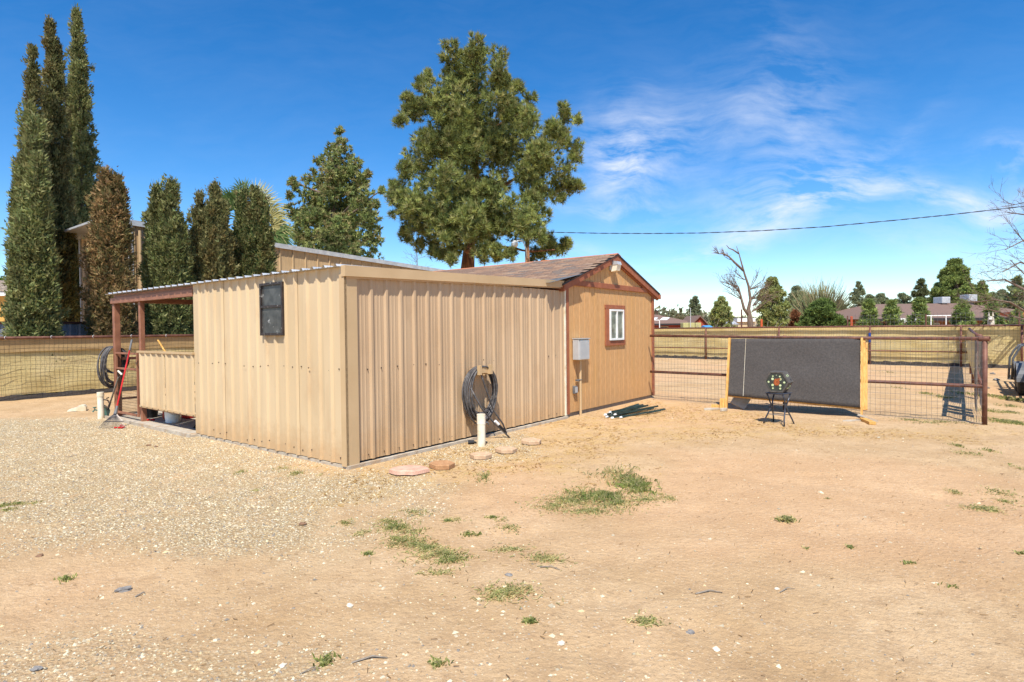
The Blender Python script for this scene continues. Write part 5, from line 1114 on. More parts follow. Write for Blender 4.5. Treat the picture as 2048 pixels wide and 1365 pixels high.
def tufts(c, out, nn, L, W, pal, up=.55, spread=.75):
    """needle tufts at points c with outward dirs"""
    n = len(c); cc = np.repeat(c, nn, 0); oo = np.repeat(out, nn, 0)
    d = norm(oo*.8+np.array([0, 0, up])+nr.randn(n*nn, 3)*spread)
    l = L*(.6+.6*nr.rand(n*nn)); V, F = diamonds(cc, d, l, W)
    C = np.repeat(palcol(n, pal, .45), nn, 0)*(.85+.3*nr.rand(n*nn, 1)); return V, F, np.repeat(C, 3, 0)
def lobes_crown(name, parent, lobes, per, nn, L, W, pal, up=.55, flat=.85, m='needle', world=True, inner=.55, spread=.75):
    Vs, Fs, Cs = [], [], []; off = 0
    for lb in lobes:
        cx, cy, cz, r = lb[:4]; n = max(8, int(per*r*r)); v = nr.randn(n, 3); v = norm(v); rad = r*(inner+(1.05-inner)*nr.rand(n)**.5)
        sdd = rnd.randint(0, 999); rad *= .82+.36*fbm(v[:, 0]*2+v[:, 2]*1.5+7, v[:, 1]*2+3, sdd, 3)
        p = np.array([cx, cy, cz])+v*rad[:, None]*[1, 1, flat]
        V, F, C = tufts(p, v, nn, L, W, pal, up, spread); 
        if len(lb) > 4: C = C*lb[4]
        Vs.append(V); Fs.append(F+off); Cs.append(C); off += len(V)
    return npmesh(name, np.concatenate(Vs), np.concatenate(Fs), M_[m], parent, world=world, col=np.concatenate(Cs))
def limb(mb, a, b, r0, r1, seg=5, wob=.06, n=7, sagup=.0):
    a, b = np.array(a, float), np.array(b, float); L_ = np.linalg.norm(b-a); pts = []
    for i in range(seg+1):
        t = i/seg; p = a+(b-a)*t; p = p+np.array([rnd.uniform(-1, 1), rnd.uniform(-1, 1), rnd.uniform(-.5, .5)])*wob*L_*math.sin(PI*t)*.6; p[2] += sagup*math.sin(PI*t)*L_; pts.append(p)
    mb.tube(pts, list(np.linspace(r0, r1, seg+1)), n)
# the big pine
PYD = 24.5; pw = PY(936, 640, PYD); s = PYD/FPX
pine = thing('pine_tree', (pw[0], PYD, 0), 0, 'large rounded pine towering behind the brown gabled shed', 'pine tree')
LB_ = [(955,96,24),(905,104,24),(992,112,26),(940,132,38),(890,132,24),(1000,150,24),(852,158,16),(868,188,30),(930,192,48),(992,190,36),(838,172,15),(815,200,14),(845,222,32),(900,252,52),(962,262,58),(1022,232,32),(1036,178,13),(1062,204,18),(1050,250,38),(803,245,15),(1002,302,52),(932,312,58),(862,292,42),(1124,222,16),(1144,243,20),(1112,268,32),(1148,288,20),(1082,312,38),(1150,318,16),
       (824,312,22),(850,340,30),(900,372,46),(1108,338,26),(1058,352,36),(1142,370,18),(1158,374,11),(806,330,16),(792,394,18),(818,402,30),(848,424,36),(800,430,22),(880,442,32),(962,402,38),(1006,368,20),(940,442,40),(985,442,36),(1062,410,30),(1082,438,24),(1084,392,16),(832,462,18),(900,480,20),(1040,462,30),(1086,478,20),(1132,490,12),(1106,503,14),(980,490,22),(885,512,10),(915,498,14),(1000,512,16),(812,462,10),(786,372,9),(1120,400,10),(800,382,20),(784,398,15),(832,420,30),(870,402,28),(822,448,22),(852,468,20),(892,462,30),(960,470,36),(1012,450,32),(932,478,22),(905,425,32),(1035,425,28),(810,478,16),(838,492,14),(905,520,12),(960,505,18),(868,500,18),(1020,508,14),(1085,508,14),(1120,372,26),(1095,385,24),(1060,395,24),(1135,345,24),(985,385,30),(1010,402,26),(965,370,28),(940,375,24),(835,370,24),(816,354,17),(900,515,18),(965,515,17),(880,500,22),(992,505,20),(1102,495,18),(1122,497,14),(1068,512,16)]
lob = []
for (a, b, r) in LB_:
    hw = 195*math.sqrt(max(.05, 1-((b-300)/250.)**2)); e = (a-955)/max(hw, 60); dpt = 3.6*math.sqrt(max(0, 1-min(1, e*e)))
    front_ = 1 if (r > 30 or b > 380) else rnd.choice((-1, 1))
    Y = PYD-dpt*(rnd.uniform(.35, .85) if front_ > 0 else -rnd.uniform(.2, .8)); p = PY(a, b, Y); lob.append((p[0], p[1], p[2], r*Y/FPX*1.0, 1.0+(.12 if b > 395 and front_ > 0 and r > 22 else 0)))
    if False: pass
    if r > 30: p = PY(a+rnd.uniform(-20, 20), b+rnd.uniform(-15, 15), PYD+dpt*rnd.uniform(.1, .6)); lob.append((p[0], p[1], p[2], r*s*.9))
for a, b, r in ((1050,440,26),(1068,452,24),(1058,470,18),(1078,474,18),(1040,455,22)):
    p = PY(a, b, 21.2); lob.append((p[0], p[1], p[2], r*21.2/FPX, 1.1))
PN = [srgb(156,164,92), srgb(138,148,82), srgb(172,176,102), srgb(120,132,76), srgb(168,166,108)]
# break each lobe into cauliflower-like sub-clumps so the outline stays uneven
sub = []
for l in lob:
    k = 16 if l[3] > .55 else 8
    for _ in range(k):
        v = np.array([rnd.gauss(0, 1), rnd.gauss(0, 1), rnd.gauss(.25, 1)]); v /= np.linalg.norm(v); q = l[3]*.62
        sub.append((l[0]+v[0]*q, l[1]+v[1]*q, l[2]+v[2]*q, l[3]*rnd.uniform(.24, .46), rnd.uniform(.66, 1.28)*(l[4] if len(l) > 4 else 1)))
lobes_crown('crown', pine, sub, 230, 19, .23, .027, PN, up=.75, inner=.15, flat=1.25, spread=.6)
tk = MB(); t0 = np.array([pw[0], PYD, -.1]); P0 = lambda a, b, Y=PYD: PY(a, b, Y)
tk.tube([t0, P0(935, 540), P0(938, 500), P0(945, 440), P0(950, 360), P0(952, 250), P0(952, 150)], [.33, .29, .24, .20, .16, .12, .05], 12); tk.build('trunk', M_['bark'], pine, world=True, smooth=True)
for (a, b, c_, d_, Y, r) in [(937,505,895,462,PYD-1,.11),(895,462,850,420,PYD-1.6,.07),(940,500,990,492,PYD-.6,.10),(990,492,1060,503,PYD-1,.07),(1060,503,1110,500,PYD-1.2,.05),(942,470,1040,440,PYD-1.5,.09),(1040,440,1090,400,PYD-1.4,.05),(945,430,830,400,PYD-1.2,.07),(948,400,1060,340,PYD-1,.08),(1060,340,1120,280,PYD-1,.05),(950,350,850,300,PYD-1,.07),(951,280,1050,220,PYD-.6,.06),(952,240,880,180,PYD-.5,.05),(952,200,1000,130,PYD-.5,.04),(940,480,880,500,PYD+.5,.05),(946,420,980,380,PYD-2,.06),(1035,500,1020,515,PYD-1,.02)]:
    mb = MB(); limb(mb, P0(a, b, (Y+PYD)/2), P0(c_, d_, Y), r, r*.5); mb.build('limb', M_['bark'], pine, world=True, smooth=True)
# wooden pole with yard light, and the cable
pp = PY(1056, 640, 22.6); pl = thing('utility_pole', (pp[0], pp[1], 0), 0, 'brown wooden utility pole standing in front of the big pine with a yard light', 'pole')
ztop = PY(1056, 462, 22.6)[2]; MB().tube([(0, 0, -.1), (.0, 0, ztop)], [.10, .085], 14).build('shaft', M_['pole'], pl, smooth=True)
ya, yb = PY(1054, 512, 22.4), PY(1030, 487, 22.1); r3 = lambda p: (p[0]-pp[0], p[1]-pp[1], p[2])
arm = MB().tube([r3(PY(1054, 517, 22.5)), r3(PY(1052, 498, 22.4)), r3(PY(1047, 485, 22.3)), r3(PY(1040, 481, 22.2)), r3(PY(1031, 484, 22.1))], .022, 8).build('light_arm', M_['galv'], pl, smooth=True)
yl = r3(PY(1029.5, 487, 22.1)); lh = MB().tube([(yl[0], yl[1], yl[2]+.10), (yl[0], yl[1], yl[2])], [.05, .13], 12).tube([(yl[0], yl[1], yl[2]), (yl[0], yl[1], yl[2]-.09)], [.13, .12], 12).build('lamp_head', M_['galv'], pl)
MB().tube([(yl[0], yl[1], yl[2]-.09), (yl[0], yl[1], yl[2]-.15)], [.11, .08], 12).build('lamp_lens', M_['pvc'], pl)
A2 = PY(1058, 464, 22.5); B2 = PY(2500, 335, 15.0); nrm = np.cross(unit([B2[0]-A2[0], B2[1]-A2[1], 0]), [0, 0, 1.])
cpx = [(1058, 463), (1100, 465), (1200, 467), (1300, 467.5), (1400, 466.5), (1520, 462), (1650, 454), (1800, 440), (1900, 430), (2048, 413), (2200, 393), (2400, 362)]
base = [onplane(a, b, A2, nrm) for a, b in cpx]; cp_ = []
for i in range(len(base)-1):
    for k in range(6): cp_.append(base[i]+(base[i+1]-base[i])*k/6)
cp_.append(base[-1]); cbl = thing('overhead_cable', A2, 0, 'twisted dark power cable crossing the sky to the right', 'cable')
for ph in (0, PI):
    q = []; dist = 0
    fine = []
    for i in range(len(cp_)-1):
        for k in range(3): fine.append(cp_[i]+(cp_[i+1]-cp_[i])*k/3)
    for i, p in enumerate(fine): q.append(np.array(p)+np.array([0, math.cos(i*.8+ph)*.010, math.sin(i*.8+ph)*.010])-A2)
    MB().tube(q, .0085, 5).build('strand', M_['black'], cbl, smooth=True)
# juniper behind the building
JN = [srgb(160,168,100), srgb(140,152,90), srgb(176,178,114), srgb(168,156,106), srgb(122,136,82)]
jw = at_v(662, 23.0); s = jw[1]/FPX
jt = thing('juniper_tree', (jw[0], jw[1], 0), 0, 'loose conical juniper behind the metal building left of the big pine', 'juniper tree')
jl = []
for (a, b, r) in [(680,262,10),(676,285,18),(690,300,16),(668,310,20),(700,330,24),(664,340,26),(640,320,14),(690,365,30),(655,375,30),(625,360,16),(722,352,16),(738,345,8),(720,390,28),(690,400,32),(655,415,32),(620,400,26),(595,375,12),(580,362,8),(745,410,14),(735,430,26),(700,440,34),(660,450,36),(620,440,30),(590,425,20),(574,395,10),(750,455,14),(735,475,24),(690,490,32),(640,490,36),(600,480,28),(740,505,16),(710,510,22),(660,520,26),(615,510,20),(758,385,6)]:
    for k in range(2 if r > 18 else 1):
        Y = jw[1]+rnd.uniform(-1, 1)*1.8; p = PY(a+rnd.uniform(-4, 4), b+rnd.uniform(-4, 4), Y); R0_ = r*Y/FPX
        for _ in range(5): v = np.array([rnd.gauss(0, 1), rnd.gauss(0, 1), rnd.gauss(0, 1)]); v /= np.linalg.norm(v); jl.append((p[0]+v[0]*R0_*.6, p[1]+v[1]*R0_*.6, p[2]+v[2]*R0_*.6, R0_*rnd.uniform(.4, .6), rnd.uniform(.8, 1.15)))
lobes_crown('crown', jt, jl, 150, 10, .24, .08, JN, up=.35, m='leaf', inner=.2, spread=.9)
tk = MB(); tk.tube([(0, 0, -.1), (.1, 0, 4), (.2, 0, 9), (.5, 0, hgt(680, 290, jw))], [.35, .3, .18, .04], 10); tk.build('trunk', M_['grbark'], jt)
for i in range(16):
    l = rnd.choice(jl); mb = MB(); z0 = max(1.5, l[2]-rnd.uniform(.8, 2)); limb(mb, (jw[0]+.1, jw[1], z0), l[:3], .09, .02); mb.build('limb', M_['grbark'], jt, world=True)
w = at_v(752, 30.0); s = w[1]/FPX; bt = thing('bushy_tree', (w[0], w[1], 0), 0, 'small green tree top peeking over the metal building roof end', 'tree'); z = hgt(752, 520, w)
lobes_crown('crown', bt, [(0, 0, z, 14*s), (-12*s, 0, z-.3, 10*s), (12*s, 0, z-.5, 11*s), (0, 0, z-1.4, 18*s)], 60, 8, .3, .08, CYG, m='leaf', world=False)
MB().tube([(0, 0, -.1), (0, 0, z)], [.2, .05], 7).build('trunk', M_['grbark'], bt)
# palm
pw_ = at_v(498, 21.5); zc = hgt(512, 445, pw_); s = pw_[1]/FPX
pt = thing('fan_palm', (pw_[0], pw_[1], 0), 0, 'fan palm with drying fronds behind the last two cypresses', 'palm tree')
MB().tube([(0, 0, -.1), (0, 0, zc)], [.30, .25], 12).build('trunk', M_['grbark'], pt)
FR = [(-50,-30,-.2,'g'),(-42,-48,.2,'g'),(-48,-55,0,'g'),(-58,-25,0,'g'),(-30,-72,.3,'g'),(-10,-78,0,'g'),(14,-72,.2,'p'),(35,-60,0,'p'),(52,-38,.2,'y'),(64,-10,0,'y'),(74,15,0,'y'),(60,38,.3,'g'),(40,40,0,'g'),(-60,8,0,'y'),(-44,30,.2,'y'),(10,-40,-.9,'g'),(-15,-35,-.9,'g'),(30,-20,-.8,'y'),(-30,0,-.9,'g'),(85,38,0,'g')]
palm_c = {'g': [srgb(120,140,80), srgb(96,120,66)], 'p': [srgb(206,204,170), srgb(170,170,120)], 'y': [srgb(196,184,122), srgb(160,158,96)]}
for (dx, dz, dy, k) in FR:
    ctr = np.array([dx*s*.62, dy*1.2, zc-dz*s*.62]); o_ = np.array([0, 0, zc]); d = unit(ctr-o_); side = unit(np.cross(d, [0.1, 1, .1])); mb = MB(); mb.tube([o_, o_+(ctr-o_)*.5+[0, 0, .05], ctr], .02, 5)
    Lf = 36*s*1.5; n_s = 30; vs = []; fs = []; cl = []
    for i in range(n_s):
        a = (i/(n_s-1)-.5)*2.3; dd = unit(d*math.cos(a)+side*math.sin(a)+np.array([0, rnd.uniform(-.15, .15), 0])); lf_ = Lf*(1-.18*abs(a))*rnd.uniform(.85, 1.05); w_ = unit(np.cross(dd, [0, 1, 0]))*.028
        droop = np.array([0, 0, -.28*lf_*(1.0 if k != 'p' else .4)]); m0 = ctr+dd*lf_*.6; e = ctr+dd*lf_+droop*.7
        b_ = len(vs); vs += [ctr-w_*.3, ctr+w_*.3, m0+w_+[0, .02, 0], e, m0-w_]; fs.append([b_, b_+1, b_+2, b_+3, b_+4]); cl += [palm_c[k][i % 2]]*5
    n0 = len(mb.v); colr_ = [palm_c[k][0]]*n0+cl; mb.add([tuple(v) for v in vs], fs)
    npmesh('frond', mb.v, mb.f, M_['grass'], pt, col=np.array(colr_)*1.0)
# bare trees
def bare(parent, start, d, L_, r, depth, mb, up=.15, spread=.6, n=5, shrink=.72, kids=(2, 3)):
    pts = [np.array(start, float)]; d = unit(d); p = pts[0]
    for i in range(4):
        d = unit(d+np.array([rnd.uniform(-1, 1), rnd.uniform(-1, 1), rnd.uniform(-1, 1)])*.16+np.array([0, 0, up*.12])); p = p+d*L_/4; pts.append(p)
    mb.tube(pts, list(np.linspace(r, r*.62, 5)), n if depth > 1 else 3, cap=False)
    if depth <= 0: return
    for k in range(rnd.randint(*kids)+1):
        i = rnd.choice((2, 3, 4)); nd = unit(d+np.array([rnd.gauss(0, 1), rnd.gauss(0, 1), rnd.gauss(0, 1)])*spread+np.array([0, 0, up]))
        bare(parent, pts[i], nd, L_*shrink*rnd.uniform(.7, 1.1), max(r*.55, .004), depth-1, mb, up, spread, n, shrink, kids)
w = at_v(835, 18.0); t_ = thing('dead_sapling', (w[0], w[1], 0), 0, 'thin leafless twiggy sapling over the shed roof left of the pine', 'bare tree'); mb = MB(); zt_ = hgt(835, 472, w)
mb.tube([(0, 0, -.1), (.02, 0, zt_*.6), (0, 0, zt_)], [.05, .035, .008], 6)
for i in range(16): z = zt_*rnd.uniform(.62, .98); a = rnd.uniform(0, 6.28); bare(t_, (0, 0, z), (math.cos(a), math.sin(a)*.7, .5), .5*(1.25-z/zt_)+.35, .010, 1, mb, .2, .6, 4)
mb.build('branches', M_['grbark'], t_)
# broken leaning tree
YB = 44.; w = PY(1503, 655, YB); t_ = thing('bare_tree', (w[0], YB, 0), 0, 'leafless broken tree with one long leaning limb beyond the corral', 'bare tree')
Q = lambda a, b, Y=YB: PY(a, b, Y)-np.array([w[0], YB, 0])
MB().tube([(0, 0, -.2), Q(1500, 640), Q(1497, 618), Q(1501, 600), Q(1497, 572), Q(1489, 548), Q(1484, 530), Q(1478, 508), Q(1473, 493)], [.24, .20, .135, .11, .085, .07, .055, .035, .02], 9).build('trunk', M_['grbark'], t_, smooth=True)
MB().tube([Q(1498, 632), Q(1488, 618), Q(1482, 595), Q(1477, 575), Q(1473, 571)], [.13, .11, .085, .06, .025], 8).build('limb', M_['grbark'], t_, smooth=True)
MB().tube([Q(1487, 542), Q(1470, 526), Q(1458, 514), Q(1448, 508), Q(1438, 508), Q(1428, 505)], [.09, .08, .06, .05, .035, .02], 6).tube([Q(1478, 508), Q(1466, 500), Q(1458, 497), Q(1453, 491)], [.06, .05, .035, .02], 6).build('limb', M_['grbark'], t_, smooth=True)
mb = MB()
for (a, b, dx, n_) in [(1438,508,-1,5),(1450,512,-.6,4),(1462,520,-.8,4),(1500,600,1,8),(1498,580,1,6),(1480,585,-1,7),(1476,574,-1,6),(1484,600,-1,6),(1505,612,1,6),(1490,560,-1,3),(1503,625,1.2,6)]:
    for k in range(n_): bare(t_, Q(a, b), (dx*rnd.uniform(.3, 1.2), rnd.uniform(-.6, .6), rnd.uniform(.1, 1.1)), rnd.uniform(.8, 1.5) if b > 550 else .5, .028, 2 if b > 550 else 1, mb, .25, .55, 4, .7, (1, 2))
mb.build('twigs', M_['grbark'], t_, kind='stuff')
# bare tree at the right edge
YR = 21.; w = PY(2165, 655, YR); t_ = thing('bare_tree', (w[0], YR, 0), 0, 'bare branching tree reaching in from the right picture edge', 'bare tree'); Q = lambda a, b, Y=YR: PY(a, b, Y)-np.array([w[0], YR, 0])
MB().tube([(0, 0, -.1), Q(2160, 610), Q(2150, 540), Q(2140, 470), Q(2130, 400)], [.22, .18, .14, .09, .05], 9).build('trunk', M_['grbark'], t_, smooth=True)
mb = MB()
for pts_, r in [([(2160,610),(2100,600),(2060,585),(2010,560),(1975,562)],.07),([(2155,580),(2090,540),(2040,525),(2005,545)],.05),([(2150,540),(2090,490),(2050,480),(2010,500)],.05),([(2160,620),(2110,640),(2060,630),(2020,605),(1990,600),(1945,605)],.06),([(2140,470),(2090,440),(2050,430),(2015,425)],.045),([(2135,430),(2090,405),(2050,405),(2020,412)],.03),([(2158,600),(2100,570),(2060,560),(2020,520)],.045),([(2150,560),(2100,520),(2060,500),(2030,460)],.04),([(2160,625),(2100,650),(2050,640),(2000,625),(1960,615)],.04)]:
    P_ = [Q(a, b, YR+rnd.uniform(-.5, .5)) for a, b in pts_]; mb.tube(P_, list(np.linspace(r, r*.25, len(P_))), 6)
    for j in range(1, len(P_)):
        for k in range(4): bare(t_, P_[j]+(P_[j-1]-P_[j])*rnd.random()*.6, (-rnd.uniform(.2, 1.2), rnd.uniform(-.7, .7), rnd.uniform(-.2, .8)), rnd.uniform(.35, .8), .008, 2, mb, .1, .55, 4, .68, (1, 2))
mb.build('branches', M_['grbark'], t_)

# background pines, bushes
BP = [srgb(178,182,108), srgb(160,168,98), srgb(142,150,90), srgb(190,188,124)]
BPD = [srgb(150,158,118), srgb(136,146,108), srgb(162,166,128)]
def bgpine(cxp, ytop, hw, Y, label, pal=BP, ybase=655, shape='round', dens=1., kind='pine_tree', cat='pine tree', group='pines beyond the corral'):
    w = PY(cxp, ybase, Y); s = Y/FPX; t_ = thing(kind, (w[0], Y, 0), 0, label, cat, group); H = PY(cxp, ytop, Y)[2]; R = hw*s; zb_ = max(.3, PY(cxp, ybase-4, Y)[2]-1.5)
    lb = []; nl = int(95*dens)
    for i in range(nl):
        t = rnd.random()**.8; z = zb_+(H-zb_)*t*.97
        if shape == 'round': pr = math.sin(PI*min(1, .12+t*.86))**.6*(1.05-.35*t)
        elif shape == 'cone': pr = (1-t)**.75*1.05+.06
        else: pr = 1.0*math.sqrt(max(.02, 1-t*t))
        a = rnd.uniform(0, 2*PI); rr = R*pr*rnd.uniform(.3, .86); q = R*rnd.uniform(.11, .25)*(.55+.45*pr); lb.append((rr*math.cos(a), rr*math.sin(a), min(z, H-q*.8), q, rnd.uniform(.85, 1.15)))
    lb.append((0, 0, H-R*.15, R*.16)); px_r = s*2.0          # one render pixel is about two photo pixels
    L_ = max(.3, 3.2*s); lobes_crown('crown', t_, lb, 26/(L_*L_)*1.25, 6, L_*1.15, L_*.36, pal, up=.4, m='needle', world=False, inner=.3, flat=.75)
    tk = MB(); tk.tube([(0, 0, -.1), (R*.05, 0, H*.5), (0, 0, H*.9)], [R*.10+.05, R*.07+.03, .03], 7)
    for l in lb[::4]: limb(tk, (0, 0, max(.5, l[2]-R*.4)), l[:3], R*.03+.02, .02, 3, n=5)
    tk.build('trunk', M_['grbark'], t_); return t_
bgpine(1390, 593, 20, 100, 'distant dark pine rising above the red brick house roof', BPD)
bgpine(1443, 594, 29, 72, 'rounded yellow green pine just left of the leafless broken tree')
bgpine(1545, 555, 36, 58, 'tall yellow green pine just right of the leafless broken tree', dens=1.5)
bgpine(1592, 573, 32, 85, 'dark pine half hidden behind the spreading tan bush', BPD)
bgpine(1717, 563, 23, 95, 'slim grey green pine right of the spreading tan bush', BPD)
bgpine(1762, 588, 34, 120, 'low dark pine in the distant row, left of the middle', BPD, dens=.8); bgpine(1805, 587, 30, 125, 'low dark pine in the distant row, above the brown roof', BPD, dens=.8)
bgpine(1843, 557, 26, 90, 'thin grey green pine just left of the biggest background pine', [srgb(124,128,84), srgb(108,114,76)], dens=.8)
bgpine(1908, 519, 50, 70, 'biggest background pine above the brown roofed house', [srgb(164,176,98), srgb(146,160,88), srgb(130,144,82)], dens=1.9)
bgpine(1962, 562, 26, 74, 'lower pine shoulder right of the biggest background pine', [srgb(160,170,96), srgb(140,152,88)], dens=.9)
bgpine(2035, 552, 30, 62, 'dark pine behind the bare branches at the right edge', BPD+BP[:1]); bgpine(2005, 580, 26, 110, 'far dark pine above the house roof near the right edge', BPD, dens=.8)
bgpine(1740, 590, 30, 105, 'dark far pine directly behind the slim grey green one', BPD); bgpine(1875, 572, 26, 100, 'dark far pine filling between the thin pine and the biggest one', BPD); bgpine(1985, 585, 24, 84, 'dark far pine right of the biggest pine shoulder', BPD); bgpine(1622, 590, 30, 90, 'dark far pine seen through the spreading shrub', BPD)
bgpine(1680, 600, 26, 110, 'far dark pine just right of the spreading bush', BPD, dens=.7)
YG = [srgb(160,174,100), srgb(142,160,92), srgb(126,144,84)]
for a, b, h, Y, lb in [(1738,600,27,47,'young conical pine leftmost in front of the brown roofed house'),(1784,603,28,46,'young conical pine second from left before the brown roofed house'),(1840,597,31,45,'young conical pine third from left, left of the white pipe frame'),(1925,602,30,46,'young pine right of the white pipe frame'),(1985,604,26,47,'young pine directly behind the llama'),(2034,622,24,44,'young dark pine by the orange wall at the right edge')]: bgpine(a, b, h, Y, lb, YG, shape='cone', group='young pines before the brown roofed house')
bgpine(1645, 600, 48, 56, 'wide dark green juniper bush beneath the spreading tan shrub', [srgb(130,150,78), srgb(112,132,68), srgb(98,116,62)], shape='dome', dens=1.6, kind='juniper_bush', cat='bush', group='bushes beyond the corral')
bgpine(1590, 622, 15, 60, 'rusty reddish dry bush between pine and juniper bush', [srgb(170,118,80), srgb(146,100,70)], shape='dome', dens=.8, kind='dry_bush', cat='bush', group='bushes beyond the corral')
bgpine(1702, 624, 20, 64, 'bright yellow green shrub right of the juniper bush', [srgb(156,168,70), srgb(128,146,60)], shape='dome', dens=.7, kind='leafy_shrub', cat='bush', group='bushes beyond the corral')
bgpine(1362, 632, 20, 130, 'low distant dry tree behind the red brick house roof', [srgb(168,156,118), srgb(150,140,104)], shape='dome', dens=.6, kind='dry_bush', cat='bush', group='bushes beyond the corral')
bgpine(4, 560, 12, 34, 'bit of bright green tree above the tiled roof at the left edge', [srgb(120,150,60), srgb(96,124,50)], shape='dome', dens=.7, kind='leafy_tree', cat='tree', group='trees at the left edge')
# spreading tan shrub of thin upright stems
YS = 66.; w = PY(1642, 655, YS); t_ = thing('spreading_shrub', (w[0], YS, 0), 0, 'large fan shaped shrub of thin pale green and tan stems', 'shrub'); s = YS/FPX; mb = MB(); cl_ = []
for i in range(520):
    a = rnd.gauss(0, .5); a = max(-1.15, min(1.15, a)); b_ = rnd.gauss(0, .45); L_ = (122-38*abs(a)**1.4)*s*rnd.uniform(.6, 1.03)
    d = unit([math.sin(a), math.sin(b_)*.8, math.cos(a)*.9+.15]); st0 = np.array([rnd.uniform(-.6, .6), rnd.uniform(-.6, .6), 0]); n0 = len(mb.v)
    pts = [st0, st0+d*L_*.4+[0, 0, L_*.05], st0+d*L_*.75+[0, 0, L_*.06], st0+d*L_]; mb.tube(pts, [.06, .05, .038, .018], 3, cap=False)
    for k in range(2): q = pts[2]+(pts[1]-pts[2])*rnd.random(); e = unit(d+np.array([rnd.gauss(0, .3), rnd.gauss(0, .3), .2])); mb.tube([q, q+e*L_*.2, q+e*L_*.36], [.02, .015, .008], 3, cap=False)
    c_ = rnd.choice([srgb(176,164,124), srgb(160,160,112), srgb(150,162,110), srgb(186,170,130)]); cl_ += [c_]*(len(mb.v)-n0)
npmesh('stems', mb.v, mb.f, M_['leaf'], t_, col=np.array(cl_))
# far tree line, one mass
V_, F_, C_ = [], [], []; off = 0
for i in range(560):
    a = rnd.uniform(1200, 2150); Y = rnd.uniform(150, 210); p = PY(a, 655, Y); h = rnd.uniform(2.5, 6.2)*(1.0+.25*math.sin(a*.02)); n = 22; c = np.array([p[0], Y, 0])+nr.randn(n, 3)*[2.0, 1.5, .8]; c[:, 2] = np.abs(nr.rand(n))*h
    V, F, C = tufts(c, norm(nr.randn(n, 3)), 2, 1.6, .8, [srgb(116,118,84), srgb(98,104,74), srgb(150,140,110)] if a > 1500 else [srgb(160,150,120), srgb(136,130,98), srgb(110,112,80)]); V_.append(V); F_.append(F+off); C_.append(C); off += len(V)
o = npmesh('distant_tree_line', np.concatenate(V_), np.concatenate(F_), M_['needle'], col=np.concatenate(C_)); tag(o, 'low hazy line of distant trees along the horizon', 'trees', kind='stuff')

# ------------------------------------------------------------------ neighbouring buildings
# tall metal building on the left
cA = wpt(onv(262, 500, 16.9)[0], 16.9); uA = onv(262, 500, 16.9)[0]
zC = onv(262, 449, 16.9)[2]; uE = onv(800, 532, 16.9)[0]; zE = onv(800, 532, 16.9)[2]; print('bldg', uA, zC, uE, zE)
mbd = thing('metal_building', cA, YAW, 'tall tan ribbed metal building behind the cypresses', 'building'); Lb = uE-uA+6; zfn = lambda x: zC+(zE-zC)*x/(uE-uA)
npan = int(Lb/1.2)
for i in range(npan):
    x0, x1 = i*Lb/npan, (i+1)*Lb/npan; pr = rib_profile(x1-x0, .1, (x1-x0)/2)
    vs = [];
    for s_, o_ in pr: vs += [(x0+s_, -o_*1.6, 0), (x0+s_, -o_*1.6, zfn(x0+s_))]
    MB().add(vs, [[2*k, 2*k+2, 2*k+3, 2*k+1] for k in range(len(pr)-1)]).build('wall_panel', M_['trim'], mbd)
slab8(MB(), -.15, Lb+.1, -.12, -.05, zfn(-.15)-.05, zfn(-.15)+.14, zfn(Lb+.1)-.05, zfn(Lb+.1)+.14).build('roof_trim', M_['galv'], mbd)
pL = onu(160, 480, uA); vL = pL[1]-16.9; zLw = pL[2]; print('left face', vL, zLw)
WD = max(2.5, min(5, vL))
for i in range(4):
    y0, y1 = i*WD/4, (i+1)*WD/4; pr = rib_profile(y1-y0, .1, (y1-y0)/2); vs = []
    for s_, o_ in pr: vs += [(-o_*1.6, y0+s_, 0), (-o_*1.6, y0+s_, zC+(zLw-zC)*(y0+s_)/WD)]
    MB().add(vs, [[2*k, 2*k+1, 2*k+3, 2*k+2] for k in range(len(pr)-1)]).build('wall_panel', M_['trim'], mbd)
MB().bx(-.06, .06, WD-.06, WD+.06, 0, zLw).build('corner_trim', M_['galv'], mbd); MB().bx(-.07, .05, -.07, .05, 0, zC).build('corner_trim', M_['galv'], mbd)
pO = onu(134, 478, uA-.2); yo = max(WD+.5, pO[1]-16.9)
slp = (zLw-zC)/WD
vs = [(-.9, -.1, zC+.04), (Lb, -.1, zfn(Lb)+.02), (Lb, yo, zfn(Lb)+.02+slp*yo), (-.9, yo, zC+.04+slp*yo)]; vs = vs+[(x, y, z+.07) for x, y, z in vs]
MB().add(vs, [(3,2,1,0),(4,5,6,7),(0,1,5,4),(1,2,6,5),(2,3,7,6),(3,0,4,7)]).build('roof', M_['galv'], mbd)
MB().bx(.02, Lb, WD-.02, WD, 0, min(zLw, 4)).build('back_wall', M_['trim'], mbd)
MB().tube([(.25, -.1, .0), (.25, -.1, zC-.2)], .05, 8).build('downspout', M_['trim'], mbd)
# blue grey metal fence between cypresses and building
gf_ = thing('metal_fence', wpt(-8, 15.7), YAW, 'blue grey corrugated metal fence with brown cap behind the cypresses', 'fence')
for i in range(18):
    pr = rib_profile(1.0, .08, .25); vs = []
    for s_, o_ in pr: vs += [(i+s_, -o_*1.3-.003*(i % 2), 0), (i+s_, -o_*1.3-.003*(i % 2), 1.98)]
    MB().add(vs, [[2*k, 2*k+2, 2*k+3, 2*k+1] for k in range(len(pr)-1)]).build('fence_panel', M_['greyfence'], gf_)
MB().bx(0, 18, -.06, .04, 1.98, 2.05).build('cap_rail', M_['darkred'], gf_)
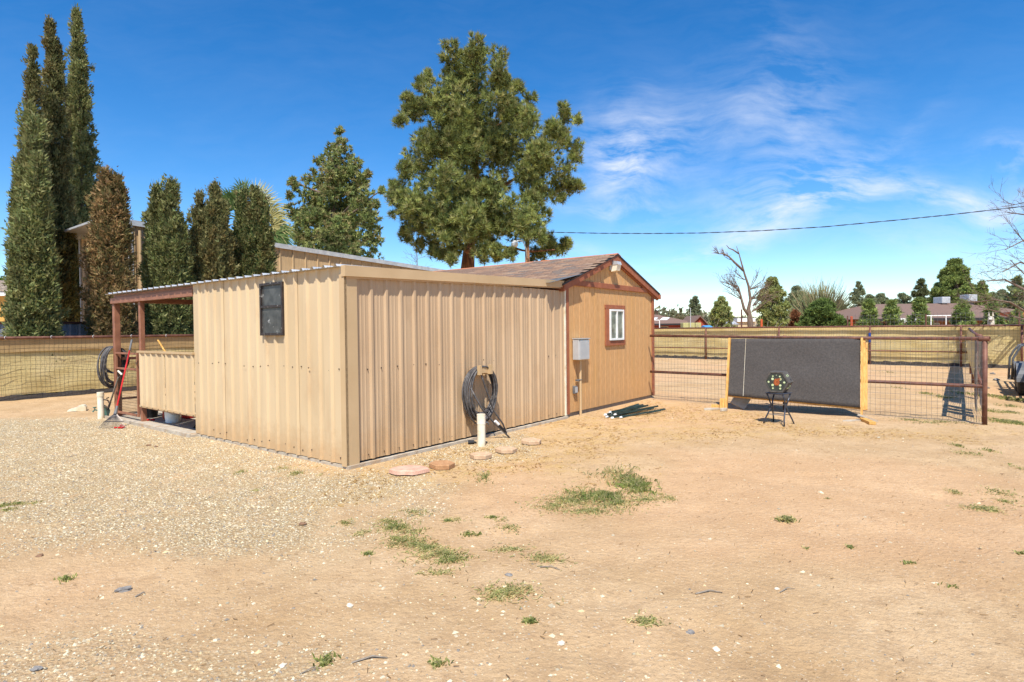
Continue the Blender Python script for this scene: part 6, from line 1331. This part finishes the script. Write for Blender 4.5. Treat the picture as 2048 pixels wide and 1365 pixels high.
# house at the far left edge
g = PY(4, 600, 30.); hh = thing('house', (g[0]-3.9, 30, 0), .35, 'tiled roof and yellow wall of a house at the left picture edge', 'house')
z1, z2 = PY(4, 580, 30)[2], PY(4, 548, 30)[2]
MB().bx(-4, 3.9, 0, 6, 0, z1-.2).build('wall', mat('yellow_stucco', srgb(222,176,96), srgb(206,160,84), 3, .9), hh); MB().bx(-4.2, 4.1, -.25, -.1, z1-.25, z1-.02).build('fascia', M_['white'], hh)
for r_ in range(7):
    for c in range(26): MB().prism([(-.16, 0), (-.08, .05), (.08, .05), (.16, 0)], 'y', 0, .5) if False else None
rt = MB()
for r_ in range(8):
    for c in range(26): rt.prism([(-4.2+c*.32, z1+r_*(z2-z1)/8), (-4.12+c*.32, z1+.07+r_*(z2-z1)/8), (-4.0+c*.32, z1+.07+r_*(z2-z1)/8), (-3.9+c*.32, z1+r_*(z2-z1)/8)], 'y', -.3+r_*.42, .2+r_*.42)
rt.build('roof_tiles', M_['tile'], hh, kind='stuff'); MB().prism([(-.25, z1), (3.2, z2), (6.3, z1)], 'x', -4.2, 4.1).build('roof', M_['tile'], hh)
# red brick house
def house(name, px0, px1, Y, ye, yr, label, wallm, depth=9, hip=True, ev=.2):
    a, b_ = PY(px0, 650, Y), PY(px1, 650, Y); t_ = thing(name, (a[0], Y, 0), 0, label, 'house'); L_ = b_[0]-a[0]; z1 = PY((px0+px1)/2, ye, Y)[2]; z2 = PY((px0+px1)/2, yr, Y+depth/2)[2]
    MB().bx(.4, L_-.4, .4, depth, 0, z1).build('wall', M_[wallm], t_); h_ = depth/2 if hip else 0
    o = .0
    MB().add([(0, -ev, z1), (L_, -ev, z1), (L_, depth+.2, z1), (0, depth+.2, z1), (h_*.9, depth/2, z2), (L_-h_*.9, depth/2, z2)], [(0,1,5,4),(1,2,5),(2,3,4,5),(3,0,4),(3,2,1,0)]).build('roof', M_['roofb'], t_)
    MB().bx(-.02, L_+.02, -ev-.06, -ev-.003, z1-.22, z1+.02).build('gutter', M_['felt'], t_)
    return t_, L_, z1, z2
t_, L_, z1, z2 = house('brick_house', 1240, 1398, 80, 648, 629.5, 'low red brick house with brown roof and skylights beyond the corral', 'brick', 10)
for a in (1307, 1331):
    p = PY(a, 636, 81.5); x_ = p[0]-PY(1240, 650, 80)[0]; tt = .55; sk = MB(); yy0, yy1 = 1.8, 3.0; zz = lambda y: z1+(z2-z1)*(y+.2)/5.2+.06; sk.add([(x_-.7, yy0, zz(yy0)), (x_+.3, yy0, zz(yy0)), (x_+1.0, yy1, zz(yy1)), (x_, yy1, zz(yy1))]+[(x_-.7, yy0, zz(yy0)-.12), (x_+.3, yy0, zz(yy0)-.12), (x_+1.0, yy1, zz(yy1)-.12), (x_, yy1, zz(yy1)-.12)], [(0,1,2,3),(4,5,1,0),(5,6,2,1),(7,4,0,3)]).build('skylight', M_['white'], t_)
gx0 = PY(1383, 650, 78)[0]-PY(1240, 650, 80)[0]; gx1 = PY(1416, 650, 78)[0]-PY(1240, 650, 80)[0]; zpk = PY(1398, 631, 78)[2]
MB().prism([(gx0+.2, 0), (gx1-.3, 0), (gx1-.3, z1-.1), ((gx0+gx1)/2, zpk-.2), (gx0+.2, z1-.1)], 'y', -2, 4).build('gable_wing', M_['brick'], t_)
MB().prism([(gx0-.1, z1-.15), ((gx0+gx1)/2, zpk), (gx1, z1-.15), (gx1, z1-.3), ((gx0+gx1)/2, zpk-.18), (gx0-.1, z1-.3)], 'y', -2.3, 4).build('wing_roof', M_['roofb'], t_)
wxx = PY(1329, 652, 80)[0]-PY(1240, 650, 80)[0]; f_ = MB().bx(wxx-.6, wxx+.6, .32, .4, 1.1, z1-.35).build('window', M_['cream'], t_); MB().bx(wxx-.5, wxx+.5, .29, .32, 1.2, z1-.45).build('pane', M_['glass'], f_)
for i, a in enumerate((1312, 1382, 1358)): 
    pass
# brown roofed house with rooftop coolers
Yh = 56.; t_, L_, z1, z2 = house('brown_roof_house', 1700, 2130, Yh, 637, 607, 'long low house with brown roof and two rooftop coolers', 'pole', 12, ev=1.7)  # brick wall coloured brown for porch shade; eave drawn forward to shade it
px_x = lambda a, Y=Yh: PY(a, 650, Y)[0]-PY(1700, 650, Yh)[0]
MB().bx(px_x(1772), px_x(1822), -1.95, -1.78, z1-.35, z1+.05).build('white_eave', M_['white'], t_)
for a, b_ in ((1806, 1818), (1872, 1884)): f_ = MB().bx(px_x(a), px_x(b_), .30, .4, .9, z1-.4).build('window', M_['ebox'], t_); MB().bx(px_x(a)+.08, px_x(b_)-.08, .26, .30, 1.0, z1-.5).build('pane', M_['glass'], f_)
MB().bx(px_x(1990), px_x(2048)+2, -2.6, .39, 0, z1+.5).build('orange_wall', M_['orangewall'], t_)
def cooler(a0, a1, y0, y1, Y, label):
    p0, p1 = PY(a0, y1, Y), PY(a1, y0, Y); c = thing('rooftop_cooler', ((p0[0]+p1[0])/2, Y, 0), .0, label, 'cooler', 'evaporative coolers on the brown roof'); w_ = (p1[0]-p0[0])/2; zl, zh = p0[2], p1[2]
    MB().bx(-w_, w_, 0, 1.3, zl, zh, ch=.03).build('housing', M_['galv'], c)
    for k in range(4): MB().bx(w_*.35, w_*.9, -.02, -.002, zl+.12+k*(zh-zl)*.2, zl+.16+k*(zh-zl)*.2).build('louvre', M_['ebox'], c)
    MB().bx(-w_*.9, -w_*.05, -.015, -.002, zl+.1, zh-.1).bx(w_*.02, w_*.30, -.015, -.002, zl+.1, zh-.1).build('access_panel', M_['ebox'], c)
    MB().bx(-w_*.5, w_*.4, .2, 1.1, 2.5, zl).build('duct_base', M_['steel'], c)
cooler(1884, 1901, 594, 607, Yh+5.3, 'left grey box cooler on a dark base on the brown roof'); cooler(1938, 1955, 589, 603, Yh+6, 'right grey box cooler half behind branches on the brown roof')
# small things between
def simple(name, label, cat, pts, m, group=None):
    """pts: boxes in px: (x0,x1,ytop,ybot,Y,depth)"""
    x0, x1, yt, yb_, Y, dp = pts; p0, p1 = PY(x0, yb_, Y), PY(x1, yt, Y); t_ = thing(name, ((p0[0]+p1[0])/2, Y, 0), 0, label, cat, group); return t_, (p1[0]-p0[0])/2, p1[2], dp
t_, w_, zt_, dp = simple('small_building', 'pale tan low building with white roof behind the broken tree', 'building', (1476, 1532, 640, 655, 82, 4), 'cream')
MB().bx(-w_, w_, 0, dp, 0, zt_-.25).build('wall', M_['cream'], t_); MB().bx(-w_-.2, w_*.2, -.3, dp, zt_-.25, zt_+.25).build('roof', M_['white'], t_); f_ = MB().bx(w_*.3, w_*.75, -.05, -.003, .8, zt_-.6).build('window', M_['white'], t_); MB().bx(w_*.36, w_*.69, -.08, -.055, .9, zt_-.7).build('pane', M_['glass'], f_)
t_, w_, zt_, dp = simple('garden_shed', 'low white shed left of the pale tan building', 'shed', (1455, 1474, 646, 655, 76, 3), 'white')
MB().bx(-w_, w_, 0, dp, 0, zt_-.2).build('wall', M_['white'], t_); MB().prism([(-.3, zt_-.2), (dp/2, zt_+.25), (dp+.3, zt_-.2)], 'x', -w_-.15, w_+.15).build('roof', M_['galv'], t_)
for a, b_, lb in ((1411, 1426, 'blue tarpaulin just right of the red brick house'), (1552, 1568, 'blue tarpaulin behind the tall yellow green pine')):
    t_, w_, zt_, dp = simple('blue_tarp', lb, 'tarp', (a, b_, 651, 656, 66, 2), 'blue'); MB().prism([(-.2, .0), (.0, zt_*.9), (1.0, zt_), (2.0, zt_*.85), (2.2, 0)], 'x', -w_, w_).build('sheet', mat('sky_blue_tarp', srgb(90,160,214), srgb(70,140,196), 3, .6), t_)
t_, w_, zt_, dp = simple('hay_stack', 'greenish hay bales stacked before the red brick house', 'hay', (1366, 1403, 645.5, 656, 60, 1.2), 'cloth')
mh = mat('green_hay', srgb(186,180,124), srgb(160,156,104), 20, .95, 0, .5)
for i in range(3):
    for j in range(3): MB().bx(-w_+i*w_*2/3+.02, -w_+(i+1)*w_*2/3-.02, 0, 1, j*zt_/3+.01, (j+1)*zt_/3-.01, ch=.04).build('bale', mh, t_)
for i, (a, yt, Y, lb) in enumerate([(1523, 640, 50, 'orange post behind the fence right of the broken tree'), (1703, 634, 50, 'orange post behind the fence by the yellow green shrub'), (1908, 633, 48, 'orange post behind the fence right of the white pipe frame')]):
    p = PY(a, yt, Y); t_ = thing('orange_post', (p[0], Y, 0), 0, lb, 'post', 'orange posts beyond the corral'); MB().tube([(0, 0, -.1), (0, 0, p[2])], .09, 10).build('shaft', M_['orpost'], t_); MB().tube([(0, 0, p[2]-.0), (0, 0, p[2]+.05)], [.10, .04], 10).build('cap', M_['orpost'], t_)
a, b_, c_ = PY(1862, 632, 44), PY(1892, 632, 44), PY(1855, 632, 44); t_ = thing('pipe_frame', (a[0], 44, 0), 0, 'white pipe frame like a goal in front of the brown roofed house', 'pipe frame'); W_ = b_[0]-a[0]
MB().tube([(0, 0, -.1), (0, 0, a[2])], .035, 8).build('post', M_['white'], t_); MB().tube([(W_, 0, -.1), (W_, 0, a[2])], .035, 8).build('post', M_['white'], t_); MB().tube([(-.35, 0, a[2]), (W_+.35, 0, a[2])], .035, 8).build('crossbar', M_['white'], t_)
for a, yt, Y, r, lb in [(1483, 619, 60, .09, 'dark thin utility pole behind the broken tree'), (1314, 621, 95, .10, 'small dark pole rising above the brick house roof'), (1381, 618, 58, .035, 'slim grey pole before the brick house gable')]:
    p = PY(a, yt, Y); t_ = thing('pole', (p[0], Y, 0), 0, lb, 'pole'); MB().tube([(0, 0, -.1), (0, 0, p[2])], [r, r*.8], 8).build('shaft', M_['darkred' if r > .05 else 'galv'], t_); MB().tube([(0, 0, p[2]), (0, 0, p[2]+.08)], [r, r*.5], 8).build('cap', M_['galv'], t_)
a, b_ = PY(1305, 641, 55), PY(1319, 641, 55); t_ = thing('white_arbor', (a[0], 55, 0), 0, 'thin white pipe frame in front of the brick house at the brown shed corner', 'pipe frame')
MB().tube([(-1.2, 0, a[2]), (b_[0]-a[0], 0, a[2])], .04, 7).build('crossbar', M_['white'], t_); MB().tube([(b_[0]-a[0], 0, -.1), (b_[0]-a[0], 0, a[2])], .04, 7).build('post', M_['white'], t_); MB().tube([(-1.2, 0, -.1), (-1.2, 0, a[2])], .04, 7).build('post', M_['white'], t_)
mb = MB(); p = PY(1455, 655, 52); t_ = thing('brush_pile', (p[0], 52, 0), 0, 'pile of dead pale branches heaped behind the fence by the broken tree', 'brush pile')
for i in range(46): x = rnd.uniform(-2.6, 4.2); bare(t_, (x, rnd.uniform(-1, 1), rnd.uniform(.3, 1.0)), (rnd.uniform(-1, 1), rnd.uniform(-.5, .5), rnd.uniform(.0, .8)), rnd.uniform(.7, 1.6), .03, 1, mb, .1, .6, 4)
mb.build('branches', M_['oldwood'], t_)
print('objects', len(bpy.data.objects), 'tris', sum(len(o.data.polygons) for o in bpy.data.objects if o.type == 'MESH'))
